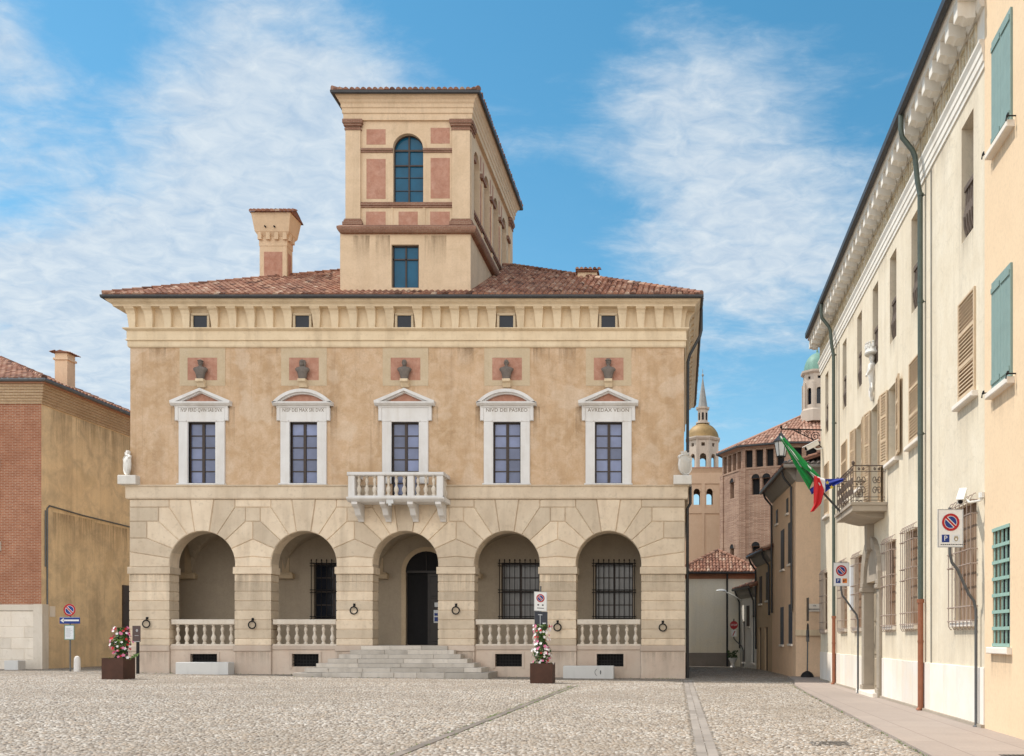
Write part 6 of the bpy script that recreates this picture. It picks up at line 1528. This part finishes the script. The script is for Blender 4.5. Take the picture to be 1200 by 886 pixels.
# ------------------------------------------------------------------ flags on the balcony
def cloth(name, mat, A, B, parent, waves=3, amp=.06, nu=26, nv=14, ph=0., sag=0.):
    """sheet ruled between two edge polylines A and B (x,z at the depth of the pole), rippling in depth"""
    def samp(P, t):
        L = [0]
        for p, q in zip(P, P[1:]): L.append(L[-1]+math.dist(p, q))
        s = t*L[-1]
        for i in range(len(P)-1):
            if s <= L[i+1]+1e-9: k = (s-L[i])/(L[i+1]-L[i]+1e-9); return tuple(P[i][j]+(P[i+1][j]-P[i][j])*k for j in range(3))
        return P[-1]
    q = MB(); v = []
    for i in range(nu+1):
        a = samp(A, i/nu); b = samp(B, i/nu)
        for j in range(nv+1):
            k = j/nv; w = math.sin(k*waves*2*PI+i/nu*2.2+ph)*amp*(.25+.75*k)
            v.append((a[0]+(b[0]-a[0])*k, a[1]+(b[1]-a[1])*k+w, a[2]+(b[2]-a[2])*k-sag*math.sin(k*PI)))
    q.add(v, [(i*(nv+1)+j, i*(nv+1)+j+1, (i+1)*(nv+1)+j+1, (i+1)*(nv+1)+j) for i in range(nu) for j in range(nv)])
    o = q.build(name, mat, parent, smooth='all'); s = o.modifiers.new('thickness', 'SOLIDIFY'); s.thickness = .006
    return o
YP = 28.4
W3 = lambda px, py, y=YP: ((px-797)/1124*y, y, 1.6+(748-py)/1124*y)
t = thing('flag', 'green white and red flag draped down its slanting pole at the balcony', 'flag', W3(987,602))
q = MB(); q.tube([W3(988,603,YP), W3(965,578,YP), W3(913,508,YP)], [.035,.032,.022], 8); q.build('pole', 'iron_dark_grey', t, smooth=True)
cloth('green_band', 'flag_green', [W3(914,511,28.3),W3(930,531,28.3),W3(953,563,28.3)], [W3(914.3,513,28.1),W3(930,543,28.05),W3(948,574,28.0)], t, 1.6, .05)
cloth('green_fold', 'flag_green', [W3(919,512.5,28.25),W3(945,541,28.25),W3(962.5,559.5,28.25)], [W3(917,514,28.1),W3(939,546,28.1),W3(957,560.5,28.1)], t, 1.2, .05, ph=1)
cloth('white_band', 'flag_white', [W3(915,510.5,28.22),W3(931,530,28.2),W3(940,545,28.2)], [W3(914.8,512.2,28.15),W3(929,533,28.12),W3(939,548,28.12)], t, 1, .02, ph=2)
cloth('white_fold', 'flag_white', [W3(949,552,28.16),W3(957,558,28.16),W3(967,561,28.16)], [W3(954.5,561,28.05),W3(961,570,28.05),W3(967,578,28.05)], t, 2, .04, ph=.5)
cloth('white_patch', 'flag_white', [W3(946,544,28.12),W3(950.5,548,28.12)], [W3(948,548,28.1),W3(951,550.5,28.1)], t, 1, .01)
cloth('red_band', 'flag_red', [W3(954,557,28.0),W3(953.5,575,27.95),W3(953.5,592,27.95),W3(949.5,600,27.95)], [W3(960,560,28.1),W3(965.5,575,28.05),W3(962,590,28.05),W3(953,599.5,28.0)], t, 1.7, .06)
t = thing('flag', 'dark blue flag with yellow stars tied across to the balcony railing', 'flag', W3(965,570,28.6))
cloth('blue_cloth', 'flag_blue', [W3(966,561.5,28.5),W3(978,561,28.4),W3(991,560.5,28.2)], [W3(966,577,28.5),W3(978,569,28.4),W3(991.3,562,28.2)], t, 1.5, .06)
cloth('blue_corner', 'flag_blue', [W3(948.5,573,28.3),W3(955,569,28.3)], [W3(951,579.5,28.3),W3(955.5,577,28.3)], t, 1, .02)
q = MB()
for px, py in ((969.5,565.5),(974.5,571)):
    c_ = W3(px, py, 28.25); q.poly(*[(c_[0]+(.07 if k%2 == 0 else .03)*math.sin(k*PI/5), c_[1], c_[2]+(.07 if k%2 == 0 else .03)*math.cos(k*PI/5)) for k in range(10)])
q.build('star', 'star_yellow', t)

# ------------------------------------------------------------------ rain stains left on the walls, weeds in the joints
def stain(T, u0, u1, z0, z1, parent, mat='rain_stain_brown', d=.004):
    q = MB(T); q.quad((u0,d,z0),(u1,d,z0),(u1,d,z1),(u0,d,z1)); q.build('rain_stain', mat, parent)
rs = random.Random(11)
for i, cx in enumerate(BAY):
    for s in (-1,1):
        u = cx+s*rs.uniform(1.12,1.25); stain(FT, u-.14, u+.16, 11.27-rs.uniform(1.2,2.6), 11.26, pal)
        u = cx+s*rs.uniform(.3,2.0); stain(FT, u-.35, u+.35, 13.95-rs.uniform(.7,1.7), 13.735, pal)
    stain(FT, cx-.2, cx+.2, 11.97-rs.uniform(.0,.1)+.02, 12.12, pal)
for a, b in piers: stain(FT, a+.02, b-.02, 4.27-rs.uniform(.7,2.2), 4.27, pal, 'rain_stain_grey', D1+.003); stain(FT, a+.04, b-.05, .15, 1.03, pal, 'rain_stain_grey', D1+.053)
for c, w_, a, b in FW: stain(WT, c-w_-.15, c+w_+.15, a-rs.uniform(.8,1.6), a-.14, cre, 'rain_stain_grey')
for c, w_, a, b in GW: stain(WT, c-w_-.05, c+w_+.1, 1.10, a-.13, cre, 'rain_stain_grey')
for c in WC: stain(WT, c-.4, c+.4, 9.65-rs.uniform(.4,.9), 9.64, cre, 'rain_stain_grey')
for y in (20.9, 22.2, 27.2, 32.2, 35.6): stain(WT, y-.5, y+.6, 12.32-rs.uniform(.6,1.6), 12.34, cre, 'rain_stain_grey')
for a, b, c, d in ph: stain(PT, a-.1, b+.1, c-rs.uniform(.6,1.1), c-.14, pea, 'rain_stain_grey')
for u0, u1, z0, z1 in ((44.6,46.2,9.5,12.3),(46.5,49.5,10.0,12.3),(49.5,51.5,8.6,12.3),(44.8,48.0,4.6,7.5),(48,52,4.9,7.4)): stain(LE, u0, u1, z0, z1, lb, 'rain_stain_brown')
for x, w in ((-13.3,.7),(-10.2,.9),(-12.4,.6)): stain(FT, x-w*.5, x+w*.5, 16.9, 18.40, tw)
q = MB()
def tuft(x, y, z, n, h):
    for _ in range(n):
        a = rs.random()*6.28; r = rs.random()*.035; l = h*rs.uniform(.5,1.1); bx, by = x+r*math.cos(a), y+r*math.sin(a); dx, dy = math.cos(a)*l*.5, math.sin(a)*l*.5; w = .006
        q.add([(bx-w*math.sin(a),by+w*math.cos(a),z),(bx+w*math.sin(a),by-w*math.cos(a),z),(bx+dx,by+dy,z+l)], [(0,1,2)])
for k in range(210):
    t = rs.random()**.6; x = -4.06+.44*t+rs.choice((-.10,.10))+rs.gauss(0,.02); tuft(x, 8+25*t, gz(x), 6, .035)
for k in range(90):
    y = rs.uniform(13,38); x = (3.60 if y < 13.8 else 3.60+(y-13.8)*.0216)-.03; tuft(x, y, gz(x), 6, .04)
for k in range(90):
    x = rs.uniform(-22.5,-.2); tuft(x, 39.80 if abs(x+11.45) > 4.1 else 37.6, gz(x), 5, .05)
tag(q.build('weeds', 'leaf_light', None, weld=False), 'thin green weeds in the paving joints', 'weeds', None, 'stuff')
